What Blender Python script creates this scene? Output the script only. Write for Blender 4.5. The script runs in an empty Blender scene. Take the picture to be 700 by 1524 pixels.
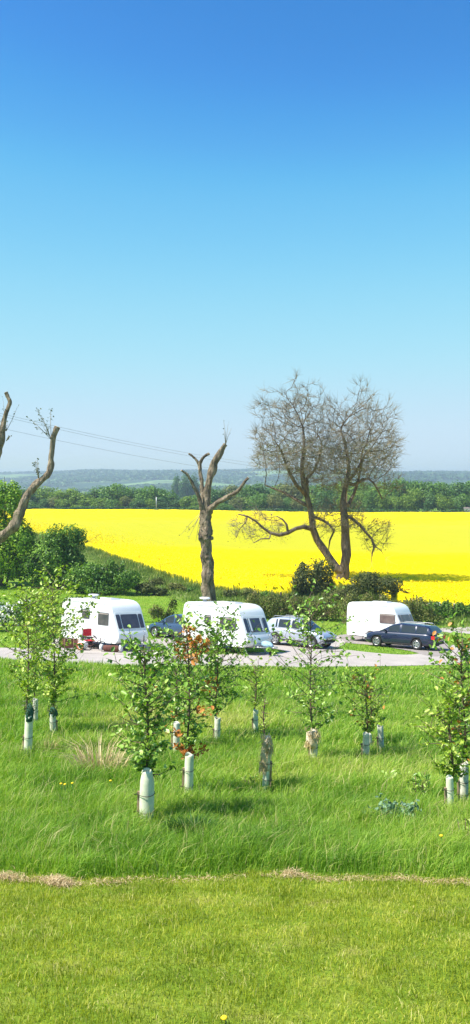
import bpy, bmesh, math, random
import numpy as np
from mathutils import Vector, Matrix, noise
rng = np.random.default_rng(7)
random.seed(7)
R = math.radians
scn = bpy.context.scene
col = scn.collection
F = 1300.0      # focal length in photograph pixels
HY = 712.0      # eye level row
EYE = 2.2

# ------------------------------------------------------------------ terrain
KD = np.array([-40,-10,0,5,12,20,30,42,50,60,80,120,200,300,500,1000,1700,2300,2900,3200,3600],float)
KH = np.array([1.0,1.35,2.2,3.15,4.5,5.95,7.35,8.85,9.6,10.5,11.0,11.1,11.0,11.0,16,26,22,2,-19,-20,-12],float)
def _tang(x, y):
    s = np.diff(y)/np.diff(x); t = np.zeros_like(y)
    t[0] = s[0]; t[-1] = s[-1]
    for i in range(1, len(x)-1):
        if s[i-1]*s[i] <= 0: t[i] = 0
        else:
            a, b = x[i]-x[i-1], x[i+1]-x[i]
            t[i] = (a+b)*3/((2*b+a)/s[i-1]+(b+2*a)/s[i])
    return t
KT = _tang(KD, KH)
def H(d, x=0.0):
    d = np.asarray(d, float); x = np.asarray(x, float)
    i = np.clip(np.searchsorted(KD, d)-1, 0, len(KD)-2)
    h = KD[i+1]-KD[i]; t = np.clip((d-KD[i])/h, 0, 1)
    v = ((2*t**3-3*t**2+1)*KH[i]+(t**3-2*t**2+t)*h*KT[i]+(-2*t**3+3*t**2)*KH[i+1]+(t**3-t**2)*h*KT[i+1])
    f = np.clip((d-12)/28, 0, 1)*(1-0.5*np.clip((d-120)/100, 0, 1))
    v = v + 0.038*25*np.tanh(x/25)*f
    far = np.clip((d-400)/800, 0, 1)
    v = v + far*(6*np.sin(x*0.0031+1.3+d*0.001)+3.2*np.sin(x*0.0083+d*0.003)+1.5*np.sin(x*0.021+2))
    return v
def TZ(x, y):
    return EYE - H(y, x)
def gz(x, y): return float(TZ(x, y))
def gx(px, d): return (px-350.0)/F*d
def pt(px, py, d): return Vector((gx(px, d), d, EYE+(HY-py)/F*d))
def hit(px, py, lift=0.0):
    d = 3.0
    while d < 3500:
        if (float(H(d, gx(px, d)))-lift)/d <= (py-HY)/F: break
        d += 0.25 if d < 400 else 5
    lo, hi = max(d-(.25 if d < 401 else 5), 2.5), d
    for _ in range(14):
        m_ = (lo+hi)/2
        if (float(H(m_, gx(px, m_)))-lift)/m_ <= (py-HY)/F: hi = m_
        else: lo = m_
    return hi
def ground(px, py):
    d = hit(px, py); x = gx(px, d)
    return Vector((x, d, gz(x, d)))
def wnoise(x, y, s=1.0, seed=0.0):
    x = np.asarray(x)/s; y = np.asarray(y)/s
    return (np.sin(x*1.7+y*0.6+seed)+np.sin(-x*0.9+y*2.1+seed*2.3+1)+np.sin(x*2.9-y*1.3+seed*.7+3)+np.sin(x*.6+y*3.3+4+seed*1.9))/4

# ------------------------------------------------------------------ materials
def mat(name, base=(.5,.5,.5), rough=.6, spec=.5, metal=0, noise_amt=0, noise_scale=5, c2=None, bump=0, bump_scale=20, coat=0, trans=0, alpha=1, coords='Object', stretch=1.0):
    m = bpy.data.materials.new(name); m.use_nodes = True
    nt = m.node_tree; n = nt.nodes; L = nt.links
    b = n['Principled BSDF']
    b.inputs['Base Color'].default_value = (*base, 1)
    b.inputs['Roughness'].default_value = rough
    b.inputs['Specular IOR Level'].default_value = spec
    b.inputs['Metallic'].default_value = metal
    b.inputs['Coat Weight'].default_value = coat
    if coat: b.inputs['Coat Roughness'].default_value = .05
    b.inputs['Transmission Weight'].default_value = trans
    b.inputs['Alpha'].default_value = alpha
    tc = n.new('ShaderNodeTexCoord')
    mpg = n.new('ShaderNodeMapping'); mpg.inputs['Scale'].default_value = (1, 1, stretch); L.new(tc.outputs[coords], mpg.inputs['Vector'])
    if c2 is not None:
        nz = n.new('ShaderNodeTexNoise'); nz.inputs['Scale'].default_value = noise_scale
        nz.inputs['Detail'].default_value = 6; nz.inputs['Roughness'].default_value = .62
        L.new(mpg.outputs[0], nz.inputs['Vector'])
        cr = n.new('ShaderNodeValToRGB'); cr.color_ramp.elements[0].position = .35; cr.color_ramp.elements[1].position = .65
        cr.color_ramp.elements[0].color = (*base, 1); cr.color_ramp.elements[1].color = (*c2, 1)
        L.new(nz.outputs['Fac'], cr.inputs['Fac']); L.new(cr.outputs['Color'], b.inputs['Base Color'])
    if bump:
        nb = n.new('ShaderNodeTexNoise'); nb.inputs['Scale'].default_value = bump_scale; nb.inputs['Detail'].default_value = 5
        L.new(mpg.outputs[0], nb.inputs['Vector'])
        bp = n.new('ShaderNodeBump'); bp.inputs['Strength'].default_value = bump; bp.inputs['Distance'].default_value = .05 if stretch == 1 else .25
        L.new(nb.outputs['Fac'], bp.inputs['Height']); L.new(bp.outputs['Normal'], b.inputs['Normal'])
    return m

def leafmat(name, stops, transl=.35, rough=.5, spec=.3):
    """foliage: colour from each leaf's own 'tint', some light passes through"""
    m = bpy.data.materials.new(name); m.use_nodes = True
    nt = m.node_tree; n = nt.nodes; L = nt.links
    b = n['Principled BSDF']; out = n['Material Output']
    at = n.new('ShaderNodeAttribute'); at.attribute_name = 'tint'
    cr = n.new('ShaderNodeValToRGB'); e = cr.color_ramp.elements
    e[0].position = stops[0][0]; e[0].color = (*stops[0][1], 1)
    e[1].position = stops[-1][0]; e[1].color = (*stops[-1][1], 1)
    for p, c in stops[1:-1]:
        k = e.new(p); k.color = (*c, 1)
    L.new(at.outputs['Fac'], cr.inputs['Fac'])
    L.new(cr.outputs['Color'], b.inputs['Base Color'])
    b.inputs['Roughness'].default_value = rough; b.inputs['Specular IOR Level'].default_value = spec
    t = n.new('ShaderNodeBsdfTranslucent')
    hs = n.new('ShaderNodeHueSaturation'); hs.inputs['Value'].default_value = 1.25; hs.inputs['Saturation'].default_value = 1.1
    L.new(cr.outputs['Color'], hs.inputs['Color']); L.new(hs.outputs['Color'], t.inputs['Color'])
    mx = n.new('ShaderNodeMixShader'); mx.inputs[0].default_value = transl
    L.new(b.outputs[0], mx.inputs[1]); L.new(t.outputs[0], mx.inputs[2]); L.new(mx.outputs[0], out.inputs['Surface'])
    return m

M = {}
M['lawn'] = leafmat('lawn_blade', [(0,(.12,.17,.014)),(.35,(.26,.32,.022)),(.7,(.41,.45,.035)),(.93,(.56,.54,.10)),(1,(.62,.53,.25))])
M['long'] = leafmat('long_blade', [(0,(.07,.16,.02)),(.35,(.185,.355,.036)),(.65,(.33,.475,.055)),(.9,(.50,.54,.11)),(1,(.50,.45,.20))])
M['rough'] = leafmat('rough_blade', [(0,(.10,.17,.03)),(.5,(.22,.31,.055)),(.85,(.34,.38,.11)),(1,(.42,.36,.17))])
M['straw'] = leafmat('straw', [(0,(.30,.20,.09)),(.5,(.48,.35,.17)),(1,(.66,.54,.31))], transl=.15)
M['sap'] = leafmat('sapling_leaf', [(0,(.08,.17,.02)),(.45,(.23,.40,.05)),(.8,(.42,.58,.12)),(1,(.62,.70,.28))], transl=.3, rough=.35, spec=.5)
M['sapy'] = leafmat('sapling_leaf_yellow', [(0,(.12,.22,.02)),(.45,(.32,.46,.05)),(.8,(.52,.62,.10)),(1,(.68,.72,.24))], transl=.35, rough=.4, spec=.45)
M['sapo'] = leafmat('leaf_orange', [(0,(.38,.13,.03)),(.5,(.62,.26,.06)),(1,(.75,.44,.16))], transl=.3)
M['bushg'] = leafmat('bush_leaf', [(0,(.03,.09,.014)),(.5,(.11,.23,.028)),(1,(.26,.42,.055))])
M['bushy'] = leafmat('bush_leaf_bright', [(0,(.07,.16,.012)),(.5,(.22,.38,.03)),(1,(.40,.54,.06))])
M['bushd'] = leafmat('bush_leaf_olive', [(0,(.035,.06,.015)),(.5,(.10,.13,.03)),(1,(.22,.22,.06))])
M['hedge'] = leafmat('hedge_leaf', [(0,(.06,.09,.02)),(.5,(.17,.19,.04)),(.8,(.26,.28,.06)),(1,(.40,.31,.14))])
M['far'] = [leafmat('tree_leaf_a', [(0,(.05,.12,.02)),(.5,(.12,.24,.035)),(1,(.20,.34,.05))]),
            leafmat('tree_leaf_b', [(0,(.07,.14,.015)),(.5,(.17,.28,.03)),(1,(.27,.38,.05))]),
            leafmat('tree_leaf_c', [(0,(.08,.11,.03)),(.5,(.17,.20,.05)),(1,(.27,.29,.08))]),
            leafmat('tree_leaf_d', [(0,(.03,.08,.02)),(.5,(.07,.16,.035)),(1,(.13,.24,.05))])]
M['white_bl'] = leafmat('blossom', [(0,(.7,.7,.6)),(1,(.85,.85,.8))], transl=.2)
M['rape'] = leafmat('rape_flower', [(0,(.45,.40,.01)),(.3,(.80,.62,.004)),(1,(.90,.74,.004))], transl=.3, spec=.1)
M['rapestem'] = leafmat('rape_stem', [(0,(.10,.18,.04)),(1,(.35,.40,.05))], transl=.2)
M['thistle'] = leafmat('thistle_leaf', [(0,(.10,.20,.10)),(1,(.28,.42,.26))], transl=.2)
M['dandelion'] = mat('dandelion', (.9,.6,.01), .7)
M['bark'] = mat('bark', (.08,.06,.045), .9, .2, c2=(.24,.185,.135), noise_scale=3.0, bump=1, bump_scale=7, stretch=.3)
M['barkl'] = mat('bark_pale', (.09,.068,.048), .95, .1, c2=(.34,.27,.19), noise_scale=3.4, bump=1, bump_scale=8, stretch=.3)
M['twig'] = mat('twig_bark', (.19,.165,.12), .9, .2, c2=(.33,.285,.21), noise_scale=2)
M['cut'] = mat('sawn_wood', (.50,.38,.24), .8, .2, c2=(.62,.48,.32), noise_scale=6)
M['sapbark'] = mat('sapling_bark', (.10,.07,.05), .8, .3, c2=(.20,.14,.09), noise_scale=14)
M['road'] = mat('road_tarmac', (.36,.32,.285), .9, .2, c2=(.44,.39,.35), noise_scale=.6, bump=.4, bump_scale=30)
M['gravel'] = mat('pitch_gravel', (.26,.23,.21), .95, .2, c2=(.36,.31,.28), noise_scale=3, bump=.8, bump_scale=25)
M['edging'] = mat('edging', (.42,.36,.22), .95, .1, c2=(.5,.45,.28), noise_scale=4)
M['van'] = mat('caravan_shell', (.80,.80,.79), .32, .5, c2=(.76,.77,.76), noise_scale=.7, coat=.3)
M['vang'] = mat('caravan_trim', (.42,.44,.46), .5, .4, c2=(.47,.48,.50), noise_scale=4)
M['vanw'] = mat('white_plastic', (.78,.78,.77), .45, .5, c2=(.72,.72,.71), noise_scale=3)
M['glass'] = mat('tinted_acrylic', (.045,.045,.06), .08, .6, c2=(.09,.08,.09), noise_scale=2.2)
M['curtain'] = mat('curtain', (.40,.34,.30), .9, .2, c2=(.25,.22,.2), noise_scale=9)
M['black'] = mat('black_rubber', (.02,.02,.02), .8, .3, c2=(.035,.033,.03), noise_scale=9)
M['galv'] = mat('galvanised_steel', (.45,.46,.47), .45, .5, .7, c2=(.34,.35,.36), noise_scale=12)
M['alloy'] = mat('alloy', (.62,.63,.65), .3, .5, .8, c2=(.5,.5,.52), noise_scale=8)
M['navy'] = mat('navy_paint', (.010,.016,.045), .25, .5, .15, c2=(.013,.02,.055), noise_scale=2, coat=1)
M['silver'] = mat('silver_paint', (.46,.50,.60), .3, .5, .35, c2=(.52,.55,.64), noise_scale=2, coat=1)
M['blue'] = mat('blue_paint', (.03,.065,.13), .25, .5, .2, c2=(.04,.075,.15), noise_scale=2, coat=1)
M['carglass'] = mat('car_glass', (.02,.024,.03), .04, .8, c2=(.03,.034,.04), noise_scale=2)
M['redlamp'] = mat('red_lens', (.55,.01,.02), .15, .6, c2=(.7,.03,.03), noise_scale=6, coat=.5)
M['lamp'] = mat('clear_lens', (.7,.72,.75), .1, .8, c2=(.5,.52,.55), noise_scale=6, coat=.5)
M['plate'] = mat('number_plate', (.75,.75,.7), .5, .4, c2=(.7,.7,.66), noise_scale=6)
M['platey'] = mat('rear_plate', (.75,.55,.05), .5, .4, c2=(.7,.5,.05), noise_scale=6)
M['red'] = mat('red_paint', (.55,.02,.02), .4, .5, c2=(.45,.015,.015), noise_scale=5)
M['redcloth'] = mat('red_cloth', (.50,.03,.04), .9, .2, c2=(.36,.02,.03), noise_scale=7)
M['maroon'] = mat('maroon_cloth', (.09,.035,.028), .9, .2, c2=(.16,.07,.05), noise_scale=3)
M['bluebag'] = mat('pale_blue_cover', (.25,.42,.55), .7, .3, c2=(.35,.52,.62), noise_scale=6, bump=.6, bump_scale=9)
M['orange'] = mat('orange_plastic', (.75,.25,.12), .5, .4, c2=(.65,.2,.1), noise_scale=6)
M['guard'] = mat('tree_guard_plastic', (.56,.60,.40), .5, .3, c2=(.76,.77,.60), noise_scale=7)
M['guardw'] = mat('weathered_guard_plastic', (.40,.40,.28), .6, .3, c2=(.78,.76,.64), noise_scale=9)
M['net'] = mat('dark_netting', (.02,.07,.045), .8, .2, c2=(.05,.14,.09), noise_scale=24)
M['stake'] = mat('weathered_stake', (.26,.17,.10), .9, .2, c2=(.40,.29,.19), noise_scale=13)
M['post'] = mat('weathered_post', (.40,.34,.24), .9, .2, c2=(.55,.48,.36), noise_scale=7)
M['wood_dark'] = mat('dark_post', (.06,.05,.035), .9, .2, c2=(.10,.08,.06), noise_scale=7)
M['sign'] = mat('white_sign', (.82,.82,.80), .5, .4, c2=(.78,.78,.77), noise_scale=7)
M['wire'] = mat('cable', (.10,.10,.11), .5, .4, c2=(.14,.14,.15), noise_scale=1)
M['wall'] = mat('pale_render', (.72,.66,.56), .9, .2, c2=(.66,.6,.5), noise_scale=.2)
M['slate'] = mat('roof_slate', (.25,.2,.18), .8, .2, c2=(.18,.15,.14), noise_scale=.4)
M['soil'] = mat('bush_core_litter', (.05,.05,.02), 1, .1, c2=(.08,.07,.03), noise_scale=2)

# ground: colour zones that belong to the ground itself
def ground_material():
    m = bpy.data.materials.new('grassland'); m.use_nodes = True
    nt = m.node_tree; n = nt.nodes; L = nt.links; b = n['Principled BSDF']
    b.inputs['Roughness'].default_value = .95; b.inputs['Specular IOR Level'].default_value = .1
    g = n.new('ShaderNodeNewGeometry')
    sp = n.new('ShaderNodeSeparateXYZ'); L.new(g.outputs['Position'], sp.inputs[0])
    def nz(scale, detail=6, rough=.65):
        t = n.new('ShaderNodeTexNoise'); t.inputs['Scale'].default_value = scale; t.inputs['Detail'].default_value = detail; t.inputs['Roughness'].default_value = rough
        L.new(g.outputs['Position'], t.inputs['Vector']); return t.outputs['Fac']
    def ramp(f, st):
        c = n.new('ShaderNodeValToRGB'); e = c.color_ramp.elements
        e[0].position = st[0][0]; e[0].color = (*st[0][1], 1); e[1].position = st[-1][0]; e[1].color = (*st[-1][1], 1)
        for p, q in st[1:-1]:
            k = e.new(p); k.color = (*q, 1)
        L.new(f, c.inputs['Fac']); return c.outputs['Color']
    def mix(f, a, bb):
        x = n.new('ShaderNodeMix'); x.data_type = 'RGBA'; L.new(f, x.inputs['Factor']); L.new(a, x.inputs['A']); L.new(bb, x.inputs['B']); return x.outputs['Result']
    def step(a, bq):
        x = n.new('ShaderNodeMapRange'); x.inputs['From Min'].default_value = a; x.inputs['From Max'].default_value = bq
        L.new(sp.outputs['Y'], x.inputs['Value']); return x.outputs['Result']
    lawn = ramp(nz(2.2), [(.32,(.13,.20,.016)),(.5,(.20,.30,.025)),(.63,(.29,.34,.05)),(.75,(.42,.36,.13))])
    longg = ramp(nz(.9), [(.3,(.10,.21,.02)),(.5,(.18,.31,.03)),(.7,(.27,.36,.04))])
    mead = ramp(nz(.35), [(.3,(.12,.22,.02)),(.5,(.17,.29,.026)),(.7,(.25,.33,.045))])
    nf = nz(.0035, 7, .6)
    hill = ramp(nf, [(.36,(.035,.075,.03)),(.47,(.04,.085,.035)),(.50,(.15,.26,.07)),(.58,(.20,.30,.10)),(.61,(.04,.08,.035)),(.72,(.05,.10,.04))])
    c = mix(step(8.1, 8.5), lawn, longg); c = mix(step(43, 46), c, mead); c = mix(step(330, 420), c, hill)
    L.new(c, b.inputs['Base Color'])
    bp = n.new('ShaderNodeBump'); bp.inputs['Strength'].default_value = .9; bp.inputs['Distance'].default_value = .12
    L.new(nz(5, 8, .7), bp.inputs['Height']); L.new(bp.outputs['Normal'], b.inputs['Normal'])
    return m
M['ground'] = ground_material()

def crop_material():
    m = bpy.data.materials.new('rape_canopy'); m.use_nodes = True
    nt = m.node_tree; n = nt.nodes; L = nt.links; b = n['Principled BSDF']
    b.inputs['Roughness'].default_value = 1; b.inputs['Specular IOR Level'].default_value = 0
    g = n.new('ShaderNodeNewGeometry'); sp = n.new('ShaderNodeSeparateXYZ'); L.new(g.outputs['Position'], sp.inputs[0])
    mp = n.new('ShaderNodeMapping'); mp.inputs['Scale'].default_value = (.35, .9, 1); L.new(g.outputs['Position'], mp.inputs['Vector'])
    n1 = n.new('ShaderNodeTexNoise'); n1.inputs['Scale'].default_value = .12; n1.inputs['Detail'].default_value = 9; n1.inputs['Roughness'].default_value = .7
    L.new(mp.outputs[0], n1.inputs['Vector'])
    # duller yellow band by distance across the field
    mr = n.new('ShaderNodeMapRange'); mr.inputs['From Min'].default_value = 80; mr.inputs['From Max'].default_value = 270; L.new(sp.outputs['Y'], mr.inputs['Value'])
    dr = n.new('ShaderNodeValToRGB'); e = dr.color_ramp.elements
    vals = [(0,.05),(.22,.08),(.26,.62),(.45,.72),(.60,.50),(.75,.26),(1,.10)]
    e[0].position = 0; e[0].color = (.05,)*3+(1,); e[1].position = 1; e[1].color = (.10,)*3+(1,)
    for p, v in vals[1:-1]:
        k = e.new(p); k.color = (v, v, v, 1)
    L.new(mr.outputs[0], dr.inputs['Fac'])
    ad = n.new('ShaderNodeMath'); ad.operation = 'MULTIPLY_ADD'; ad.inputs[1].default_value = .9; L.new(n1.outputs['Fac'], ad.inputs[0]); L.new(dr.outputs['Color'], ad.inputs[2])
    cr = n.new('ShaderNodeValToRGB'); q = cr.color_ramp.elements
    q[0].position = .50; q[0].color = (.86,.67,.002,1); q[1].position = 1.0; q[1].color = (.42,.40,.02,1)
    k = q.new(.78); k.color = (.68,.53,.008,1)
    L.new(ad.outputs[0], cr.inputs['Fac']); L.new(cr.outputs['Color'], b.inputs['Base Color'])
    n2 = n.new('ShaderNodeTexNoise'); n2.inputs['Scale'].default_value = 2.5; n2.inputs['Detail'].default_value = 6; L.new(g.outputs['Position'], n2.inputs['Vector'])
    bp = n.new('ShaderNodeBump'); bp.inputs['Strength'].default_value = .6; bp.inputs['Distance'].default_value = .2
    L.new(n2.outputs['Fac'], bp.inputs['Height']); L.new(bp.outputs['Normal'], b.inputs['Normal'])
    return m
M['crop'] = crop_material()

# ------------------------------------------------------------------ object helpers
def link(name, me, m=None, parent=None, loc=None):
    o = bpy.data.objects.new(name, me); col.objects.link(o)
    if m is not None: me.materials.append(m)
    if parent is not None: o.parent = parent
    if loc is not None: o.location = loc
    return o
def tag(o, label=None, cat=None, group=None, kind=None):
    if label: o['label'] = label
    if cat: o['category'] = cat
    if group: o['group'] = group
    if kind: o['kind'] = kind
    return o
def thing(name, label, cat, loc=(0,0,0), rz=0, group=None, rx=0):
    o = bpy.data.objects.new(name, None); col.objects.link(o)
    o.location = loc; o.rotation_euler = (rx, 0, rz); o.empty_display_size = .1
    return tag(o, label, cat, group)
class MB:
    def __init__(s): s.v = []; s.f = []; s.sm = []
    def add(s, vs, fs, smooth=False):
        k = len(s.v); s.v += [tuple(p) for p in vs]; s.f += [tuple(i+k for i in f) for f in fs]; s.sm += [smooth]*len(fs)
    def box(s, c, sz, rot=None):
        hx, hy, hz = sz[0]/2, sz[1]/2, sz[2]/2
        vs = [Vector((x*hx, y*hy, z*hz)) for x in (-1,1) for y in (-1,1) for z in (-1,1)]
        if rot is not None: vs = [rot @ v for v in vs]
        s.add([v+Vector(c) for v in vs], [(0,1,3,2),(4,6,7,5),(0,4,5,1),(2,3,7,6),(0,2,6,4),(1,5,7,3)])
    def tube(s, pts, rad, n=8, cap=True, wob=0.0, seed=0.0):
        pts = [Vector(p) for p in pts]; rings = []
        if not hasattr(rad, '__len__'): rad = [rad]*len(pts)
        prev = None; vs = []; cum = 0.0; rm = max(sum(rad)/len(rad), 1e-4)
        for i, p in enumerate(pts):
            t = (pts[min(i+1, len(pts)-1)]-pts[max(i-1, 0)])
            t = t.normalized() if t.length > 1e-9 else Vector((0,0,1))
            if prev is None:
                a = Vector((1,0,0)) if abs(t.x) < .8 else Vector((0,1,0))
                a = (a-t*a.dot(t)).normalized()
            else:
                a = prev-t*prev.dot(t); a = a.normalized() if a.length > 1e-6 else t.orthogonal().normalized()
            prev = a; b = t.cross(a)
            if i: cum += (p-pts[i-1]).length
            for k in range(n):
                an = 2*math.pi*k/n; r = rad[i]
                if wob: r *= 1+wob*noise.noise(Vector((math.cos(an)*1.3+seed, math.sin(an)*1.3, cum/(rm*2.2)+seed)))
                vs.append(p+a*math.cos(an)*r+b*math.sin(an)*r)
        fs = [(i*n+k, i*n+(k+1)%n, (i+1)*n+(k+1)%n, (i+1)*n+k) for i in range(len(pts)-1) for k in range(n)]
        s.add(vs, fs, True)
        if cap:
            k0 = len(s.v)-len(vs)
            s.f.append(tuple(k0+k for k in reversed(range(n)))); s.sm.append(False)
            s.f.append(tuple(k0+(len(pts)-1)*n+k for k in range(n))); s.sm.append(False)
    def build(s, name, m=None, parent=None, loc=None):
        me = bpy.data.meshes.new(name); me.from_pydata(s.v, [], s.f); me.update()
        me.polygons.foreach_set('use_smooth', s.sm)
        return link(name, me, m, parent, loc)
def raw_mesh(name, V, faces4=None, faces3=None, tint=None, smooth=False):
    me = bpy.data.meshes.new(name)
    V = np.asarray(V, np.float32); me.vertices.add(len(V)); me.vertices.foreach_set('co', V.ravel())
    parts = []; starts = []; tot = []
    idx = []
    if faces4 is not None and len(faces4): idx.append(np.asarray(faces4).ravel()); tot.append(np.full(len(faces4), 4))
    if faces3 is not None and len(faces3): idx.append(np.asarray(faces3).ravel()); tot.append(np.full(len(faces3), 3))
    idx = np.concatenate(idx).astype(np.int32); tot = np.concatenate(tot).astype(np.int32)
    st = np.concatenate([[0], np.cumsum(tot)[:-1]]).astype(np.int32)
    me.loops.add(len(idx)); me.loops.foreach_set('vertex_index', idx)
    me.polygons.add(len(tot)); me.polygons.foreach_set('loop_start', st)
    try: me.polygons.foreach_set('loop_total', tot)
    except Exception: pass
    me.update(calc_edges=True)
    if smooth: me.polygons.foreach_set('use_smooth', np.ones(len(tot), bool))
    if tint is not None:
        a = me.attributes.new('tint', 'FLOAT', 'POINT'); a.data.foreach_set('value', np.asarray(tint, np.float32))
    return me

def blades_mesh(name, P, h, w, lean, tint):
    """P (N,3); lean (N,2) horizontal offset of the tip"""
    N = len(P); a = rng.uniform(0, np.pi, N)
    S = np.stack([np.cos(a), np.sin(a), np.zeros(N)], 1)*w[:, None]*.5
    L3 = np.concatenate([lean, np.zeros((N, 1))], 1)
    up = np.zeros((N, 3)); up[:, 2] = h
    mid = P+up*.58+L3*.32; tip = P+up+L3; tip[:, 2] -= np.linalg.norm(lean, axis=1)*.25
    V = np.stack([P-S, P+S, mid+S*.8, mid-S*.8, tip], 1).reshape(-1, 3)
    k = np.arange(N)*5
    q = np.stack([k, k+1, k+2, k+3], 1); t = np.stack([k+3, k+2, k+4], 1)
    return raw_mesh(name, V, q, t, np.repeat(tint, 5))

def leaves_mesh(name, P, size, tint, upbias=.6, simple=False, aspect=.55, out=None):
    N = len(P)
    nrm = rng.normal(size=(N, 3)); nrm /= np.linalg.norm(nrm, axis=1)[:, None]+1e-9
    if out is not None: nrm = nrm*.75+out*1.0; nrm[:, 2] += .15
    else: nrm[:, 2] = np.abs(nrm[:, 2])*1+upbias
    nrm /= np.linalg.norm(nrm, axis=1)[:, None]
    d = rng.normal(size=(N, 3)); d -= nrm*np.sum(d*nrm, 1)[:, None]; d /= np.linalg.norm(d, axis=1)[:, None]+1e-9
    s = np.cross(nrm, d); sz = size[:, None]
    if simple:
        V = np.stack([P-d*sz*.5, P+s*sz*aspect*.5+nrm*sz*.1, P+d*sz*.5, P-s*sz*aspect*.5+nrm*sz*.1], 1).reshape(-1, 3)
        k = np.arange(N)*4
        return raw_mesh(name, V, np.stack([k, k+1, k+2, k+3], 1), None, np.repeat(tint, 4))
    wv = s*sz*aspect*.5; fo = nrm*sz*.12
    V = np.stack([P-d*sz*.5, P-d*sz*.22+wv*.9+fo, P+d*sz*.18+wv+fo, P+d*sz*.5-nrm*sz*.08, P+d*sz*.18-wv+fo, P-d*sz*.22-wv*.9+fo], 1).reshape(-1, 3)
    k = np.arange(N)*6
    return raw_mesh(name, V, np.concatenate([np.stack([k, k+1, k+2, k+3], 1), np.stack([k, k+3, k+4, k+5], 1)]), None, np.repeat(tint, 6))
# ------------------------------------------------------------------ camera, sky, sun
cam = bpy.data.cameras.new('camera'); co = bpy.data.objects.new('camera', cam); col.objects.link(co)
cam.sensor_fit = 'VERTICAL'; cam.sensor_height = 36; cam.lens = 36*F/1524
cam.shift_y = -(762-HY)/1524; cam.clip_start = .1; cam.clip_end = 9000
co.location = (0, 0, EYE); co.rotation_euler = (R(90), 0, 0); scn.camera = co

SUN_EL = R(55); SDIR = Vector((-.93, -.37, 0)).normalized()      # towards the sun, on the ground
sd = Vector((SDIR.x*math.cos(SUN_EL), SDIR.y*math.cos(SUN_EL), math.sin(SUN_EL)))
sun = bpy.data.lights.new('sun', 'SUN'); so = bpy.data.objects.new('sun', sun); col.objects.link(so)
sun.energy = 4.6; sun.angle = R(.5); sun.color = (1, .955, .88)
so.rotation_euler = (-sd).to_track_quat('-Z', 'Y').to_euler(); so.location = (-20, -10, 40)
w = bpy.data.worlds.new('World'); scn.world = w; w.use_nodes = True
nt = w.node_tree; bg = nt.nodes['Background']
sky = nt.nodes.new('ShaderNodeTexSky'); sky.sky_type = 'NISHITA'; sky.sun_disc = False
sky.sun_elevation = SUN_EL; sky.sun_rotation = math.atan2(SDIR.x, SDIR.y)
sky.air_density = 1.0; sky.dust_density = 0.4; sky.ozone_density = 3.0; sky.altitude = 0
hs = nt.nodes.new('ShaderNodeHueSaturation'); hs.inputs['Saturation'].default_value = 1.72; hs.inputs['Value'].default_value = 1.07
gm_ = nt.nodes.new('ShaderNodeGamma'); gm_.inputs['Gamma'].default_value = .61
nt.links.new(sky.outputs[0], gm_.inputs['Color']); nt.links.new(gm_.outputs[0], hs.inputs['Color']); K_ = .29; sc_ = nt.nodes.new('ShaderNodeSeparateColor'); cc_ = nt.nodes.new('ShaderNodeCombineColor'); nt.links.new(hs.outputs[0], sc_.inputs[0]); nt.links.new(cc_.outputs[0], bg.inputs['Color'])
for ci, pts_ in enumerate(([(0,0),(.06,.035),(.095,.062),(.125,.115),(.156,.185),(.309,.39),(.71,.61),(1,.65)], [(0,0),(.22,.18),(.305,.275),(.35,.40),(.41,.57),(.597,.77),(.88,.82),(1,.83)], [(0,0),(.5,.53),(.64,.71),(.70,.84),(.76,.91),(.88,.95),(1,.96)])):
    m1 = nt.nodes.new('ShaderNodeMath'); m1.operation = 'MULTIPLY'; m1.inputs[1].default_value = K_; m1.use_clamp = True; nt.links.new(sc_.outputs[ci], m1.inputs[0])
    fc = nt.nodes.new('ShaderNodeFloatCurve'); cu = fc.mapping.curves[0]; cu.points[0].location = pts_[0]; cu.points[1].location = pts_[-1]
    for p_ in pts_[1:-1]: cu.points.new(*p_)
    fc.mapping.update(); nt.links.new(m1.outputs[0], fc.inputs['Value'])
    m2 = nt.nodes.new('ShaderNodeMath'); m2.operation = 'DIVIDE'; m2.inputs[1].default_value = K_; nt.links.new(fc.outputs[0], m2.inputs[0]); nt.links.new(m2.outputs[0], cc_.inputs[ci])
bg.inputs['Strength'].default_value = .15
scn.view_settings.view_transform = 'Standard'; scn.view_settings.look = 'None'
scn.view_settings.exposure = .95; scn.view_settings.gamma = 1; scn.view_settings.use_curve_mapping = False
scn.cycles.use_denoising = True
scn.cycles.max_bounces = 6; scn.cycles.transparent_max_bounces = 8; scn.cycles.volume_bounces = 0

# ------------------------------------------------------------------ ground
ys = np.concatenate([np.arange(-30, 0, 3), np.arange(0, 36, .5), np.arange(36, 76, 1), np.arange(76, 130, 2), np.arange(130, 340, 7), np.arange(340, 3660, 40)]).astype(float)
xs = np.concatenate([np.arange(-2400, -1000, 100), np.arange(-1000, -300, 35), np.arange(-300, -100, 10), np.arange(-100, -30, 4), np.arange(-30, 30, 1),
                     np.arange(30, 100, 4), np.arange(100, 300, 10), np.arange(300, 1000, 35), np.arange(1000, 2401, 100)]).astype(float)
X, Y = np.meshgrid(xs, ys); Z = TZ(X, Y)
nx, ny = len(xs), len(ys); k = (np.arange(ny-1)[:, None]*nx+np.arange(nx-1)[None]).ravel()
me = raw_mesh('ground', np.stack([X, Y, Z], -1).reshape(-1, 3), np.stack([k, k+1, k+1+nx, k+nx], 1), smooth=True)
tag(link('ground', me, M['ground']), kind='structure')

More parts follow.
